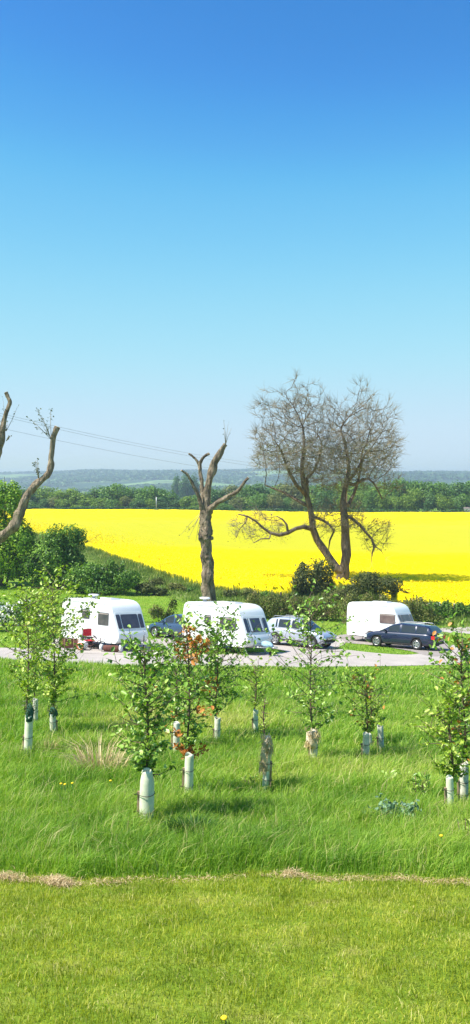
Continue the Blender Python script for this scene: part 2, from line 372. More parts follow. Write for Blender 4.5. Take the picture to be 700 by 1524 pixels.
def poly_px(pts): return [(g.x, g.y) for g in (ground(*p) for p in pts)]
def inpoly(x, y, poly):
    r = np.zeros(len(x), bool); j = len(poly)-1
    for i in range(len(poly)):
        xi, yi = poly[i]; xj, yj = poly[j]
        c = ((yi > y) != (yj > y)) & (x < (xj-xi)*(y-yi)/((yj-yi) or 1e-9)+xi); r ^= c; j = i
    return r
def smooth_poly(poly, it=2):
    for _ in range(it):
        q = []
        for i in range(len(poly)):
            a, b = poly[i], poly[(i+1) % len(poly)]
            q += [(a[0]*.75+b[0]*.25, a[1]*.75+b[1]*.25), (a[0]*.25+b[0]*.75, a[1]*.25+b[1]*.75)]
        poly = q
    return poly
def sheet(name, poly, off, m, kind='structure', smooth=True):
    if smooth: poly = smooth_poly(poly)
    bm = bmesh.new(); f = bm.faces.new([bm.verts.new((x, y, 0)) for x, y in poly])
    x0, x1 = min(p[0] for p in poly), max(p[0] for p in poly); y0, y1 = min(p[1] for p in poly), max(p[1] for p in poly)
    for c in range(math.ceil(x0), math.floor(x1)+1):
        bmesh.ops.bisect_plane(bm, geom=bm.verts[:]+bm.edges[:]+bm.faces[:], plane_co=(c, 0, 0), plane_no=(1, 0, 0))
    for c in range(math.ceil(y0), math.floor(y1)+1):
        bmesh.ops.bisect_plane(bm, geom=bm.verts[:]+bm.edges[:]+bm.faces[:], plane_co=(0, c, 0), plane_no=(0, 1, 0))
    bmesh.ops.triangulate(bm, faces=bm.faces[:])
    for v in bm.verts: v.co.z = gz(v.co.x, v.co.y)+off
    bmesh.ops.recalc_face_normals(bm, faces=bm.faces[:])
    if sum(f.normal.z for f in bm.faces) < 0: bmesh.ops.reverse_faces(bm, faces=bm.faces[:])
    for f in bm.faces: f.smooth = True
    me = bpy.data.meshes.new(name); bm.to_mesh(me); bm.free()
    return tag(link(name, me, m), kind=kind)
road_px = [(-260,966),(-60,964),(60,965),(230,972),(330,975),(372,971),(430,972),(480,966),(505,966),(563,973),(625,976),(650,962),(700,958),(900,950),
           (900,984),(700,989),(560,992),(420,994),(250,993),(100,990),(20,982),(-60,980),(-260,982)]
ROAD = poly_px(road_px)
road = sheet('road', ROAD, .02, M['road'])
P1 = poly_px([(70,948),(232,950),(262,956),(300,976),(120,974),(84,968)])
P2 = poly_px([(238,942),(390,945),(505,944),(520,955),(500,966),(470,982),(420,980),(432,970),(395,964),(300,966),(240,962)])
P3 = poly_px([(498,942),(640,944),(668,955),(665,976),(640,978),(615,970),(560,961),(498,956)])
P4 = poly_px([(634,936),(700,933),(860,926),(860,946),(700,944),(655,941)])
for p in (P1, P2, P3): sheet('parking_pitch', p, .028, M['gravel'] if p is P3 else M['road'])
sheet('path', P4, .02, M['road'])
PAVED = [ROAD, P1, P2, P3, P4]
def paved(x, y):
    r = np.zeros(len(x), bool)
    for p in PAVED: r |= inpoly(x, y, smooth_poly(p))
    return r

# ------------------------------------------------------------------ grass
def scatter(n, d0, d1, margin, halfpx=350):
    d = np.sqrt(rng.uniform(d0**2, d1**2, n)); x = rng.uniform(-1, 1, n)*(d*halfpx/F+margin)
    return x, d
def edge_d(x): return 8.27+.10*np.sin(x*1.9+1)+.06*np.sin(x*5.3)+.05*x*.3+.03*np.sin(x*13)
# mown lawn
x, d = scatter(120000, 4.2, 8.7, 1.0)
keep = d < edge_d(x)+.08; x = x[keep]; d = d[keep]; n = len(x)
t = .44+.22*wnoise(x, d, .35, 2)+.16*wnoise(x, d, .12, 5)+.16*wnoise(x, d, .9, 15)+rng.normal(0, .2, n)
dead = (rng.random(n) < .04+.22*np.clip(wnoise(x, d, .28, 9)-.15, 0, 1)+.25*np.clip(wnoise(x, d, .5, 19)-.4, 0, 1)); t = np.where(dead, .97, np.clip(t, 0, .93))
h = rng.uniform(.018, .05, n)*(1+.35*wnoise(x, d, .3, 3)); le = rng.normal(0, .016, (n, 2)); big = rng.random(n) < .05; h = np.where(big, h*1.8, h); le[big] *= 1.8; t = np.where(big & ~dead, np.clip(t+.25, 0, .93), t)
me = blades_mesh('lawn_grass', np.stack([x, d, TZ(x, d)-.004], 1), h, rng.uniform(.003, .0055, n), le, t)
tag(link('lawn_grass', me, M['lawn']), kind='stuff', label='short mown grass in the foreground', cat='grass')
# long grass, thinner with distance
Ps, hs_, ws, ls, ts = [], [], [], [], []
for n0, a, b, wd, hh in ((120000, 8.2, 12, .006, .25), (110000, 12, 18, .009, .27), (110000, 18, 28, .015, .30), (70000, 28, 42.5, .028, .32)):
    x, d = scatter(n0, a, b, 1.2)
    if a < 9: keep = d > edge_d(x); x = x[keep]; d = d[keep]
    if b > 30: keep = ~paved(x, d); x = x[keep]; d = d[keep]
    n = len(x)
    t = .44+.20*wnoise(x, d, 1.9, 2)+.14*wnoise(x, d, .55, 5)+rng.normal(0, .17, n)
    yel = np.clip(wnoise(x, d, 3.6, 11)+.1, 0, 1)*np.clip((d-12)/6, 0, 1)*np.clip((34-d)/8, 0, 1)
    t = t+.45*yel
    h = hh*rng.uniform(.45, 1.15, n)*(1+.38*wnoise(x, d, 1.1, 4)+.30*wnoise(x, d, .30, 8)); h *= np.where(rng.random(n) < .012, 1.6, 1); dd_ = rng.random(n) < .035+.10*yel; h = np.where(dd_, h*1.3, h)
    t = np.where(dd_, .98, np.clip(t, 0, .92))
    if a < 9: h *= np.clip((d-edge_d(x))/.25, .25, 1)
    if b > 30: h *= np.clip((43-d)/6, .35, 1)
    le = rng.normal(0, .38, (n, 2))*h[:, None]; le[:, 0] += .20*h; cl = wnoise(x, d, .28, 6)
    le[:, 0] += .35*h*cl; le[:, 1] -= .15*h
    Ps.append(np.stack([x, d, TZ(x, d)-.01], 1)); hs_.append(h); ws.append(np.full(n, wd)*rng.uniform(.7, 1.3, n)); ls.append(le); ts.append(t)
me = blades_mesh('long_grass', np.concatenate(Ps), np.concatenate(hs_), np.concatenate(ws), np.concatenate(ls), np.concatenate(ts))
tag(link('long_grass', me, M['long']), kind='stuff', label='long green meadow grass between the lawn and the road', cat='grass')
# meadow beyond the road, islands
x, d = scatter(150000, 43, 86, 3)
keep = ~paved(x, d); x = x[keep]; d = d[keep]; n = len(x)
me = blades_mesh('meadow_grass', np.stack([x, d, TZ(x, d)-.01], 1), rng.uniform(.04, .13, n), rng.uniform(.02, .045, n), rng.normal(0, .04, (n, 2)),
                 np.clip(.55+.2*wnoise(x, d, 3, 3)+rng.normal(0, .14, n), 0, .93))
tag(link('meadow_grass', me, M['long']), kind='stuff', label='short bright grass around the pitches', cat='grass')
# heaps of dead cuttings along the mown edge
x = np.concatenate([rng.normal(c, s, k) for c, s, k in ((-2.15,.10,450),(-1.75,.18,500),(-1.62,.08,450),(-1.15,.12,160),(-.4,.25,120),(.55,.08,260),(.75,.2,220),(1.3,.18,150),(1.7,.2,200),(2.15,.15,260),(0,1.6,330))])
n = len(x); y = edge_d(x)-.06+rng.normal(0, .055, n); hp = .05*np.exp(-((x+1.63)/.12)**2)+.04*np.exp(-((x+2.12)/.12)**2)+.04*np.exp(-((x-.55)/.1)**2)
me = blades_mesh('dead_cuttings', np.stack([x, y, TZ(x, y)+rng.uniform(0, 1, n)*(.02+hp)], 1), rng.uniform(.0, .03, n), rng.uniform(.004, .009, n), rng.normal(0, .055, (n, 2)), rng.uniform(0, 1, n))
tag(link('dead_cuttings', me, M['straw']), kind='stuff', label='dry straw coloured cuttings along the mown edge', cat='dead grass')

# ------------------------------------------------------------------ rapeseed field
near_px = [(-500,770),(-120,775),(60,790),(130,808),(200,829),(250,845),(300,860),(400,873),(440,872),(480,864),(540,864),(575,870),(598,882),(612,893),(720,896),(1000,905)]
nd = [(gx(px, hit(px, py, 1.15)), hit(px, py, 1.15)) for px, py in near_px]
nd.sort(); print('nd', nd); FX = np.array([a for a, b in nd]); FD = np.array([b for a, b in nd])
FARD = 268.0
def fnear(x): return np.interp(x, FX, FD)+.5*np.sin(x*.9)+.3*np.sin(x*2.3)
xs = np.arange(-190, 191, 1.0); rows = 150
X = np.repeat(xs[None], rows, 0); tt = np.linspace(0, 1, rows)[:, None]**1.5
Y = fnear(xs)[None]*(1-tt)+FARD*tt
Z = TZ(X, Y)+1.1+.06*wnoise(X, Y, 1.3, 2)+.10*wnoise(X, Y, 6, 4)+rng.normal(0, .03, X.shape)
V = np.stack([X, Y, Z], -1); skirt = V[0].copy(); skirt[:, 1] -= .15; skirt[:, 2] = TZ(skirt[:, 0], skirt[:, 1])-.1
V = np.concatenate([skirt[None], V]); nx, ny = len(xs), rows+1; k = (np.arange(ny-1)[:, None]*nx+np.arange(nx-1)[None]).ravel()
me = raw_mesh('rapeseed_crop', V.reshape(-1, 3), np.stack([k, k+1, k+1+nx, k+nx], 1), smooth=True)
tag(link('rapeseed_crop', me, M['crop']), kind='stuff', label='yellow flowering rapeseed crop filling the field', cat='crop')
n = 45000; x = rng.uniform(-75, 75, n); y = fnear(x)+np.abs(rng.normal(0, 11, n))-.3
P = np.stack([x, y, TZ(x, y)+1.08+rng.uniform(0, .25, n)], 1)
me = leaves_mesh('rapeseed_flowers', P, rng.uniform(.12, .26, n), rng.uniform(0, 1, n), simple=True, aspect=.9)
tag(link('rapeseed_flowers', me, M['rape']), kind='stuff', label='yellow rapeseed flower heads at the near side of the field', cat='crop')
n = 16000; x = rng.uniform(-70, 70, n); y = fnear(x)-.25+rng.normal(0, .2, n)
me = blades_mesh('rapeseed_stems', np.stack([x, y, TZ(x, y)], 1), rng.uniform(.6, 1.2, n), rng.uniform(.03, .06, n), rng.normal(0, .12, (n, 2)), rng.uniform(0, 1, n))
tag(link('rapeseed_stems', me, M['rapestem']), kind='stuff', label='green stems along the near edge of the rapeseed', cat='crop')
# rough grass strip below the field
n = 70000; x = rng.uniform(-48, 40, n); wd = np.interp(x, [-48,-25,-12,5,20,40], [6,9,12,14,14,14]); u = rng.uniform(0, 1, n)**1.35
y = fnear(x)-.3-wd*u; keep = y > 61; x, y, u = x[keep], y[keep], u[keep]; n = len(x)
h = rng.uniform(.2, .85, n)*(1+.8*wnoise(x, y, 1.7, 3))*(1-.75*u)
me = blades_mesh('rough_grass', np.stack([x, y, TZ(x, y)-.02], 1), h, rng.uniform(.04, .10, n), rng.normal(0, .18, (n, 2)), np.clip(.40+.35*wnoise(x, y, 2.6, 7)+rng.normal(0, .24, n), 0, 1))
tag(link('rough_grass', me, M['rough']), kind='stuff', label='tussocky rough grass bank below the rapeseed', cat='grass')

# ------------------------------------------------------------------ haze
hz = MB(); hz.box((0, 1815, EYE-2), (5000, 3790, 70)); ho = hz.build('haze')
mh = bpy.data.materials.new('haze_air'); mh.use_nodes = True; n_ = mh.node_tree.nodes
n_.remove(n_['Principled BSDF']); pv = n_.new('ShaderNodeVolumePrincipled')
pv.inputs['Color'].default_value = (.70, .84, 1, 1); pv.inputs['Density'].default_value = .00032; pv.inputs['Anisotropy'].default_value = .2
mh.node_tree.links.new(pv.outputs[0], n_['Material Output'].inputs['Volume']); ho.data.materials.append(mh)
tag(ho, kind='stuff', label='thin blue summer haze over the valley', cat='haze')
print('lowest', TZ(*np.meshgrid(np.linspace(-2400,2400,200), np.linspace(-30,3600,300))).min(), TZ(*np.meshgrid(np.linspace(-2400,2400,200), np.linspace(-30,3600,300))).max())
# ------------------------------------------------------------------ vehicles
def align(o, x, y, rz, fx=1.0, fy=1.0, dz=0.0, e=1.0):
    ax = Vector((math.cos(rz), math.sin(rz))); ay = Vector((-ax.y, ax.x))
    sx = (gz(x+ax.x*e, y+ax.y*e)-gz(x-ax.x*e, y-ax.y*e))/(2*e)*fx; sy = (gz(x+ay.x*e, y+ay.y*e)-gz(x-ay.x*e, y-ay.y*e))/(2*e)*fy
    Xv = Vector((ax.x, ax.y, sx)).normalized(); Yv = Vector((ay.x, ay.y, sy)); Yv = (Yv-Xv*Yv.dot(Xv)).normalized(); Zv = Xv.cross(Yv)
    o.location = (x, y, gz(x, y)+.028+dz); o.rotation_euler = Matrix((Xv, Yv, Zv)).transposed().to_euler()
def rr(w, h, r, n=4):
    q = []
    for cx, cy, a0 in ((w/2-r, h/2-r, 0), (-w/2+r, h/2-r, 90), (-w/2+r, -h/2+r, 180), (w/2-r, -h/2+r, 270)):
        for i in range(n+1):
            a = R(a0+90*i/n); q.append((cx+r*math.cos(a), cy+r*math.sin(a)))
    return q
def panel(mb, c, u, v, pts, t, edge=.01):
    """a plate lying on plane (c,u,v), thickness t outward (u x v), edge chamfered"""
    u = Vector(u).normalized(); v = Vector(v).normalized(); nn = u.cross(v).normalized(); c = Vector(c); n = len(pts)
    mx = max(abs(p[0]) for p in pts); my = max(abs(p[1]) for p in pts)
    lo = [c+u*a+v*b for a, b in pts]; mid = [p+nn*t*.6 for p in lo]
    hi = [c+u*a*(1-edge/max(mx, .02))+v*b*(1-edge/max(my, .02))+nn*t for a, b in pts]
    fs = [tuple(range(2*n, 3*n))]
    for i in range(n):
        j = (i+1) % n; fs += [(i, j, n+j, n+i), (n+i, n+j, 2*n+j, 2*n+i)]
    fs.append(tuple(reversed(range(n))))
    mb.add(lo+mid+hi, fs)
def wheel(name, parent, c, r, wd, rim=M['alloy'], side=-1, spokes=5):
    t = MB(); prof = [(r*.62, -wd/2), (r*.93, -wd/2), (r, -wd*.3), (r, wd*.3), (r*.93, wd/2), (r*.62, wd/2)]; N = 24; vs = []
    for k in range(N):
        a = 2*math.pi*k/N
        for rr_, yy in prof: vs.append((rr_*math.cos(a), yy, rr_*math.sin(a)))
    m_ = len(prof); fs = [(k*m_+i, ((k+1) % N)*m_+i, ((k+1) % N)*m_+(i+1) % m_, k*m_+(i+1) % m_) for k in range(N) for i in range(m_)]
    t.add(vs, fs, True); w_ = t.build(name, M['black'], parent, c)
    q = MB(); yo = side*wd*.40
    q.tube([(0, yo-.012, 0), (0, yo+.012, 0)], r*.17, 10)
    for k in range(spokes):
        a = 2*math.pi*k/spokes; rot = Matrix.Rotation(-a, 3, 'Y'); q.box(rot @ Vector((r*.36, yo, 0)), (r*.55, .03, r*.17), rot)
    # rim ring
    N = 24; vs = []
    for k in range(N):
        a = 2*math.pi*k/N
        for rr_, yy in ((r*.56, yo-.015), (r*.66, yo-.02*side*-1), (r*.66, yo+.03), (r*.56, yo+.03)): vs.append((rr_*math.cos(a), yy, rr_*math.sin(a)))
    q.add(vs, [(k*4+i, ((k+1) % N)*4+i, ((k+1) % N)*4+(i+1) % 4, k*4+(i+1) % 4) for k in range(N) for i in range(4)], True)
    q.tube([(0, yo*.2-.01, 0), (0, yo*.2+.01, 0)], r*.6, 20)
    q.build('rim', rim, w_); return w_

def caravan(label, L, px, d, a, wins, front, glass=None, dish=None, curtain=False, cover=None):
    h = L/2; W = 2.12; ax = -.25
    t = thing('caravan', label, 'caravan', group='white touring caravans on the pitches')
    arch = [(ax+.40*math.cos(R(q)), .36+.36*math.sin(R(q))) for q in range(170, 5, -20)]
    prof = [(-h+.06,.40),(-h+.01,.48),(-h,.60),(-h-.03,1.3),(-h,2.12),(-h+.04,2.32),(-h+.14,2.44),(-h+.32,2.50),(-h+1.1,2.54),(h-1.65,2.56),(h-1.25,2.53),(h-.98,2.45),(h-.78,2.32),(h-.66,2.15),(h-.58,1.98),
            (h-.16,1.06),(h-.05,.92),(h,.74),(h-.03,.56),(h-.12,.44),(h-.3,.40),(h-.9,.38),(ax+.42,.38)]+list(reversed(arch))+[(ax-.42,.38)]
    bm = bmesh.new(); A = [bm.verts.new((x, -W/2, z)) for x, z in prof]; fa = bm.faces.new(A)
    ex = bmesh.ops.extrude_face_region(bm, geom=[fa]); bmesh.ops.translate(bm, verts=[v for v in ex['geom'] if isinstance(v, bmesh.types.BMVert)], vec=(0, W, 0))
    bm.edges.ensure_lookup_table()
    ed = [e for e in bm.edges if abs(e.verts[0].co.y-e.verts[1].co.y) < 1e-5 and (e.verts[0].co.z > .42 or e.verts[1].co.z > .42) and min(e.verts[0].co.z, e.verts[1].co.z) > .41]
    bmesh.ops.bevel(bm, geom=ed, offset=.085, segments=4, profile=.5, affect='EDGES')
    bmesh.ops.recalc_face_normals(bm, faces=bm.faces[:])
    for f in bm.faces: f.smooth = abs(f.normal.y) < .98
    me = bpy.data.meshes.new('body'); bm.to_mesh(me); bm.free(); body = link('body', me, M['van'], t)
    gm = glass or M['glass']; ys = -W/2
    for (x0, x1, z0, z1) in wins:
        fr = MB(); panel(fr, ((x0+x1)/2, ys+.001, (z0+z1)/2), (1,0,0), (0,0,1), rr(x1-x0+.07, z1-z0+.07, .07), .012)
        f_ = fr.build('window', M['vang'], t)
        gl = MB(); panel(gl, ((x0+x1)/2, ys-.010, (z0+z1)/2), (1,0,0), (0,0,1), rr(x1-x0, z1-z0, .055), .022, .015); gl.build('pane', gm, f_)
        ct = MB(); panel(ct, ((x0+x1)/2, ys-.030, z1-.06), (1,0,0), (0,0,1), rr((x1-x0)*.93, .05, .02), .004, .004); ct.build('blind', M['curtain'], f_)
    # far side window and door
    fr = MB(); panel(fr, (.7, W/2-.001, 1.45), (-1,0,0), (0,0,1), rr(1.0, .6, .07), .014); f_ = fr.build('window', M['vang'], t)
    gl = MB(); panel(gl, (.7, W/2+.012, 1.45), (-1,0,0), (0,0,1), rr(.93, .53, .06), .02); gl.build('pane', gm, f_)
    dr = MB(); panel(dr, (-.9, W/2-.001, 1.32), (-1,0,0), (0,0,1), rr(.62, 1.75, .08), .016); dr.build('door', M['vanw'], t)
    # front window, three panes on the raked panel
    p0 = Vector((h-.16, 0, 1.06)); p1 = Vector((h-.58, 0, 1.98)); vv = (p1-p0).normalized(); u = Vector((0, 1, 0)); cc = (p0+p1)/2
    ln = (p1-p0).length
    nn_ = u.cross(vv).normalized()
    fr = MB(); panel(fr, cc+nn_*.001, u, vv, rr(W-.26, ln-.02, .10), .010); f_ = fr.build('front_window', M['vanw'], t)
    for yc, ww in ((-.77, .27), (0, 1.16), (.77, .27)):
        gl = MB(); panel(gl, cc+nn_*.010+u*yc-vv*.02, u, vv, rr(ww, ln-.24, .06), .022, .015); gl.build('pane', gm, f_)
    if curtain:
        for yc in (-.47, .47):
            c_ = MB(); panel(c_, cc+nn_*.030+u*yc, u, vv, rr(.13, ln-.30, .02), .004, .003); c_.build('curtain', M['vanw'], f_)
    # roof fittings
    s_ = MB(); s_.add(*[[(x, y, z) for x, y, z in ((-.45+h-1.9,-.35,2.555),(.35+h-1.9,-.35,2.555),(.35+h-1.9,.35,2.555),(-.45+h-1.9,.35,2.555),(-.38+h-1.9,-.28,2.62),(.28+h-1.9,-.28,2.62),(.28+h-1.9,.28,2.62),(-.38+h-1.9,.28,2.62))], [(0,1,5,4),(1,2,6,5),(2,3,7,6),(3,0,4,7),(4,5,6,7)]]); s_.build('rooflight', M['vang'], t)
    s_ = MB(); s_.box((-.5, .2, 2.565), (.45, .45, .06)); s_.build('roof_vent', M['vanw'], t); s_ = MB(); s_.tube([(h-2.4+.9, -.55, 2.5), (h-2.4+.9, -.55, 2.62)], .05, 8); s_.build('flue', M['vanw'], t)
    if dish is not None:
        s_ = MB(); s_.tube([(dish, -.2, 2.5), (dish, -.2, 2.66)], .10, 10); s_.build('aerial_mast', M['vang'], t)
        s_ = MB(); s_.tube([(dish, -.2, 2.66), (dish, -.2, 2.69), (dish, -.2, 2.75), (dish, -.2, 2.77)], [.22, .30, .29, .20], 18); s_.build('aerial_dome', M['vanw'], t)
    # trims
    s_ = MB(); s_.box((-.1, ys-.004, .60), (L-.45, .014, .028)); s_.build('side_trim', M['vang'], t)
    s_ = MB(); s_.box((-.4, ys-.006, 2.36), (L-1.4, .016, .02)); s_.build('awning_rail', M['galv'], t)
    s_ = MB(); panel(s_, (-h+.55, ys+.001, .86), (1,0,0), (0,0,1), rr(.5, .34, .04), .012); s_.build('locker_door', M['vanw'], t); s_ = MB(); panel(s_, (h-1.2, ys+.001, .88), (1,0,0), (0,0,1), rr(.36, .30, .04), .012); s_.build('locker_door', M['vanw'], t)
    s_ = MB(); s_.box((h-1.02, ys-.002, 1.35), (.018, .012, 1.7)); s_.build('panel_seam', M['vang'], t); s_ = MB(); s_.box((-.1, ys-.003, 1.02), (L-2.3, .012, .02)); s_.build('side_stripe', M['vang'], t)
    for yy in (-.72, .72):
        s_ = MB(); s_.tube([(h-.05,yy,.80),(h+.05,yy,.82),(h+.05,yy,.98),(h-.11,yy,1.00)], .018, 6); s_.build('grab_handle', M['galv'], t)
    s_ = MB(); s_.box((h-.01, 0, .52), (.07, .9, .10)); s_.build('gas_locker_sill', M['vang'], t)
    for yy in (-.8, .8):
        s_ = MB(); s_.box((-h-.02, yy, .80), (.05, .16, .46)); s_.build('rear_lamp', M['redlamp'], t)
    s_ = MB(); s_.box((-.2, 0, .37), (L-.5, 1.5, .10)); s_.tube([(ax, -.95, .33), (ax, .95, .33)], .05, 8); s_.build('chassis', M['black'], t)
    for s in (-1, 1): wheel('wheel', t, (ax, s*.93, .33), .33, .20, M['galv'], s, 6)
    for sx in (-h+.35, h-.45):
        for sy in (-.75, .75):
            s_ = MB(); s_.tube([(sx, sy, .36), (sx+(.22 if sx > 0 else -.22), sy, .02)], .025, 6); s_.box((sx+(.22 if sx > 0 else -.22), sy, .015), (.16, .12, .03)); s_.build('corner_steady', M['galv'], t)
    s_ = MB(); s_.tube([(h-.3, -.6, .40), (h+.75, 0, .42)], .04, 6); s_.tube([(h-.3, .6, .40), (h+.75, 0, .42)], .04, 6); s_.tube([(h+.6, 0, .42), (h+1.05, 0, .44)], .045, 8)
    s_.box((h+1.02, 0, .47), (.18, .10, .09)); hb = s_.build('towing_frame', M['galv'], t)
    s_ = MB(); s_.tube([(h+.62, .12, .85), (h+.62, .12, .16)], .028, 8); s_.tube([(h+.62, .09, .11), (h+.62, .15, .11)], .11, 14); s_.build('jockey_wheel', M['black'], hb)
    if cover is not None:
        s_ = MB(); s_.tube([(h+.15,0,.58),(h+.35,0,.58),(h+.62,0,.54),(h+.85,0,.5)], [.12,.19,.17,.07], 10, wob=.3, seed=3); s_.build('hitch_cover', cover, t)
    align(t, gx(px, d), d, -R(a)); return t

c1 = caravan('left white caravan beside the red folding chair with a dome aerial', 4.75, 154, 46.8, 41, [(-.60,.02,1.52,1.98),(.72,1.55,1.28,1.92)], None, dish=-.75)
c2 = caravan('white caravan behind the leafy saplings in front of the pollarded trunk, pale blue hitch cover', 4.75, 337, 47.4, 41, [(-.70,-.25,1.42,1.88),(.42,1.55,1.22,1.86)], None, dish=-1.55, curtain=True, cover=M['bluebag'])
g3 = mat('brown_tinted_acrylic', (.12,.085,.08), .1, .6, c2=(.20,.15,.13), noise_scale=3)
c3 = caravan('shorter white caravan with one brown side window behind the dark blue estate car', 4.1, 569, 56.3, 38, [(.38,1.45,1.30,1.88)], None, glass=g3)
k_ = MB(); k_.box((-.25, -1.10, .34), (.50, .05, .12)); k_.box((-.25, -1.12, .46), (.10, .06, .36)); k_.tube([(-.25,-1.09,.40),(-.25,-1.17,.40)], .17, 14); k_.build('wheel_clamp', M['red'], c3)

def pchip_like(xs_, pts):
    return np.interp(xs_, [p[0] for p in pts], [p[1] for p in pts])
def smooth_interp(pts, x, s=.06):
    q = np.linspace(-s, s, 7); return float(np.mean([np.interp(x+k, [p[0] for p in pts], [p[1] for p in pts]) for k in q]))
def car(label, paint, L, W, rw, wb, top, bot, cab, belt, pillars, px, d, rz, rails=False, group=None, cat='car', plate=None):
    """x forward; top: bonnet/belt/boot line of the lower body; cab: roof profile (x,z); pillars: x-ranges painted"""
    t = thing('parked_car', label, cat, group='cars parked by the caravans')
    h = L/2; xs_ = sorted(set([round(v, 3) for v in np.linspace(-h, h, 34)])); rings = []
    for x in xs_:
        e = 1-min(1, max(0, (abs(x)-(h-.55))/.55))**2*.22; w_ = W/2*e
        zt = smooth_interp(top, x, .05); zb = smooth_interp(bot, x, .04)
        ring = [(0,zb),(w_*.80,zb),(w_*.95,zb+.06),(w_*.985,zb+.18),(w_*1.0,(zb+zt)/2+.02),(w_*.985,zt-.20),(w_*.96,zt-.08),(w_*.90,zt-.015),(w_*.80,zt+.005),(0,zt+.03)]
        rings.append([(x,-y,z) for y, z in ring]+[(x,y,z) for y, z in reversed(ring[1:-1])])
    n = len(rings[0]); b = MB(); vs = [p for r in rings for p in r]
    fs = [(i*n+k, (i+1)*n+k, (i+1)*n+(k+1) % n, i*n+(k+1) % n) for i in range(len(rings)-1) for k in range(n)]
    fs += [tuple(range(n)), tuple((len(rings)-1)*n+k for k in reversed(range(n)))]
    b.add(vs, fs, True); body = b.build('body', paint, t)
    bm = bmesh.new(); bm.from_mesh(body.data); bmesh.ops.recalc_face_normals(bm, faces=bm.faces[:]); bm.to_mesh(body.data); bm.free()
    ct = MB()
    for s in (-1, 1): ct.tube([(s*wb/2+wb_off(L, wb), -W, rw), (s*wb/2+wb_off(L, wb), W, rw)], rw*1.17, 28)
    cut = ct.build('cutter'); md = body.modifiers.new('b', 'BOOLEAN'); md.operation = 'DIFFERENCE'; md.object = cut; md.solver = 'EXACT'
    dg = bpy.context.evaluated_depsgraph_get(); nm = bpy.data.meshes.new_from_object(body.evaluated_get(dg)); body.modifiers.clear(); body.data = nm
    bpy.data.objects.remove(cut)
    nm.polygons.foreach_set('use_smooth', [abs(p.normal.y) < 2 for p in nm.polygons])
    bk = MB(); bk.box((0, 0, rw+.10), (L-.5, W*.62, .38)); bk.build('underbody', M['black'], t)
    for s in (-1, 1):
        for sx in (-1, 1): wheel('wheel', t, (sx*wb/2+wb_off(L, wb), s*(W/2-.12), rw), rw, .21, M['alloy'], s, 5)
    # cabin: rows of a loft sorted into paint and glass
    cx = [p[0] for p in cab]; st = sorted(set([round(v, 3) for v in cx]+[round(v, 3) for pr in pillars for v in pr]+[round(v, 3) for v in np.linspace(cx[0], cx[-1], 22)]))
    def ring_at(x):
        zr = smooth_interp(cab, x, .03) if cx[0]+.05 < x < cx[-1]-.05 else float(np.interp(x, cx, [p[1] for p in cab])); zb = smooth_interp(belt, x, .03)-.03
        f = max(0, (zr-zb)); wb_ = W/2*.93; wt = wb_-.36*f*.55
        pts = [(wb_, zb), (wb_-(wb_-wt)*.06, zb+f*.10), (wt+.01, zb+f*.84), (wt-.05, zb+f*.95), (wt-.16, zb+f*1.0), (0, zb+f*1.0+.02*min(1, f*3))]
        return [(x, -y, z) for y, z in pts]+[(x, y, z) for y, z in reversed(pts[:-1])]
    rg = [ring_at(x) for x in st]; m_ = len(rg[0]); mx = max(p[1] for p in cab)
    paintm, wins = MB(), {}
    side_rows = {1, m_-3}; top_rows = {2,3,4,5,6,7}
    def inp(x0, x1): c_ = (x0+x1)/2; return any(a-1e-3 <= c_ <= b_+1e-3 for a, b_ in pillars)
    roof_x = [p[0] for p in cab if p[1] > mx-.13]; ra, rb = min(roof_x), max(roof_x)
    run = 0
    for i in range(len(rg)-1):
        for k in range(m_-1):
            q = [rg[i][k], rg[i+1][k], rg[i+1][k+1], rg[i][k+1]]; xm = (st[i]+st[i+1])/2
            slanted = xm < ra or xm > rb
            if k in side_rows and not inp(st[i], st[i+1]): key = ('side', sum(1 for a, b_ in pillars if a < xm), k)
            elif slanted and k in (4, 5): key = ('wind', xm > 0, 0)
            elif slanted and k in (3, 6) and not inp(st[i], st[i+1]): key = ('wind', xm > 0, 0)
            else: key = None
            tgt = paintm if key is None else wins.setdefault(key, MB())
            tgt.add(q, [(0,1,2,3)], False)
    for mb_, nm_, mt_ in [(paintm, 'roof', paint)]+[(w_, 'side_window' if k[0] == 'side' else ('windscreen' if k[1] else 'rear_window'), M['carglass']) for k, w_ in wins.items()]:
        o = mb_.build(nm_, mt_, t); bm = bmesh.new(); bm.from_mesh(o.data); bmesh.ops.remove_doubles(bm, verts=bm.verts[:], dist=.002)
        bmesh.ops.dissolve_degenerate(bm, edges=bm.edges[:], dist=.001)
        bmesh.ops.recalc_face_normals(bm, faces=bm.faces[:]); [setattr(f, 'smooth', True) for f in bm.faces]; bm.to_mesh(o.data); bm.free()
    tz = lambda x: smooth_interp(top, x, .05); bz = lambda x: smooth_interp(bot, x, .04)
    for s in (-1, 1):
        q = MB(); q.box((h-.16, s*W*.35, tz(h-.2)-.16), (.24, .36, .15), Matrix.Rotation(-s*R(20), 3, 'Z')); q.build('headlight', M['lamp'], t)
        q = MB(); q.box((-h+.10, s*W*.385, tz(-h+.1)-.17), (.20, .30, .20), Matrix.Rotation(s*R(16), 3, 'Z')); q.build('tail_light', M['redlamp'], t)
        q = MB(); q.tube([(cab[-1][0]-.42, s*W*.47, belt[-1][1]+.06), (cab[-1][0]-.40, s*(W*.53), belt[-1][1]+.09), (cab[-1][0]-.42, s*(W*.58), belt[-1][1]+.09)], [.03,.09,.06], 8); q.build('wing_mirror', paint, t)
        for dx in (.15, -.95):
            q = MB(); q.box((dx, s*(W/2-.005), (belt[1][1])-.17), (.20, .03, .03)); q.build('door_handle', paint, t)
        q = MB(); q.box((0, s*(W/2-.015), bz(0)+.09), (wb-2.4*rw, .05, .07)); q.build('side_skirt', M['black'], t)
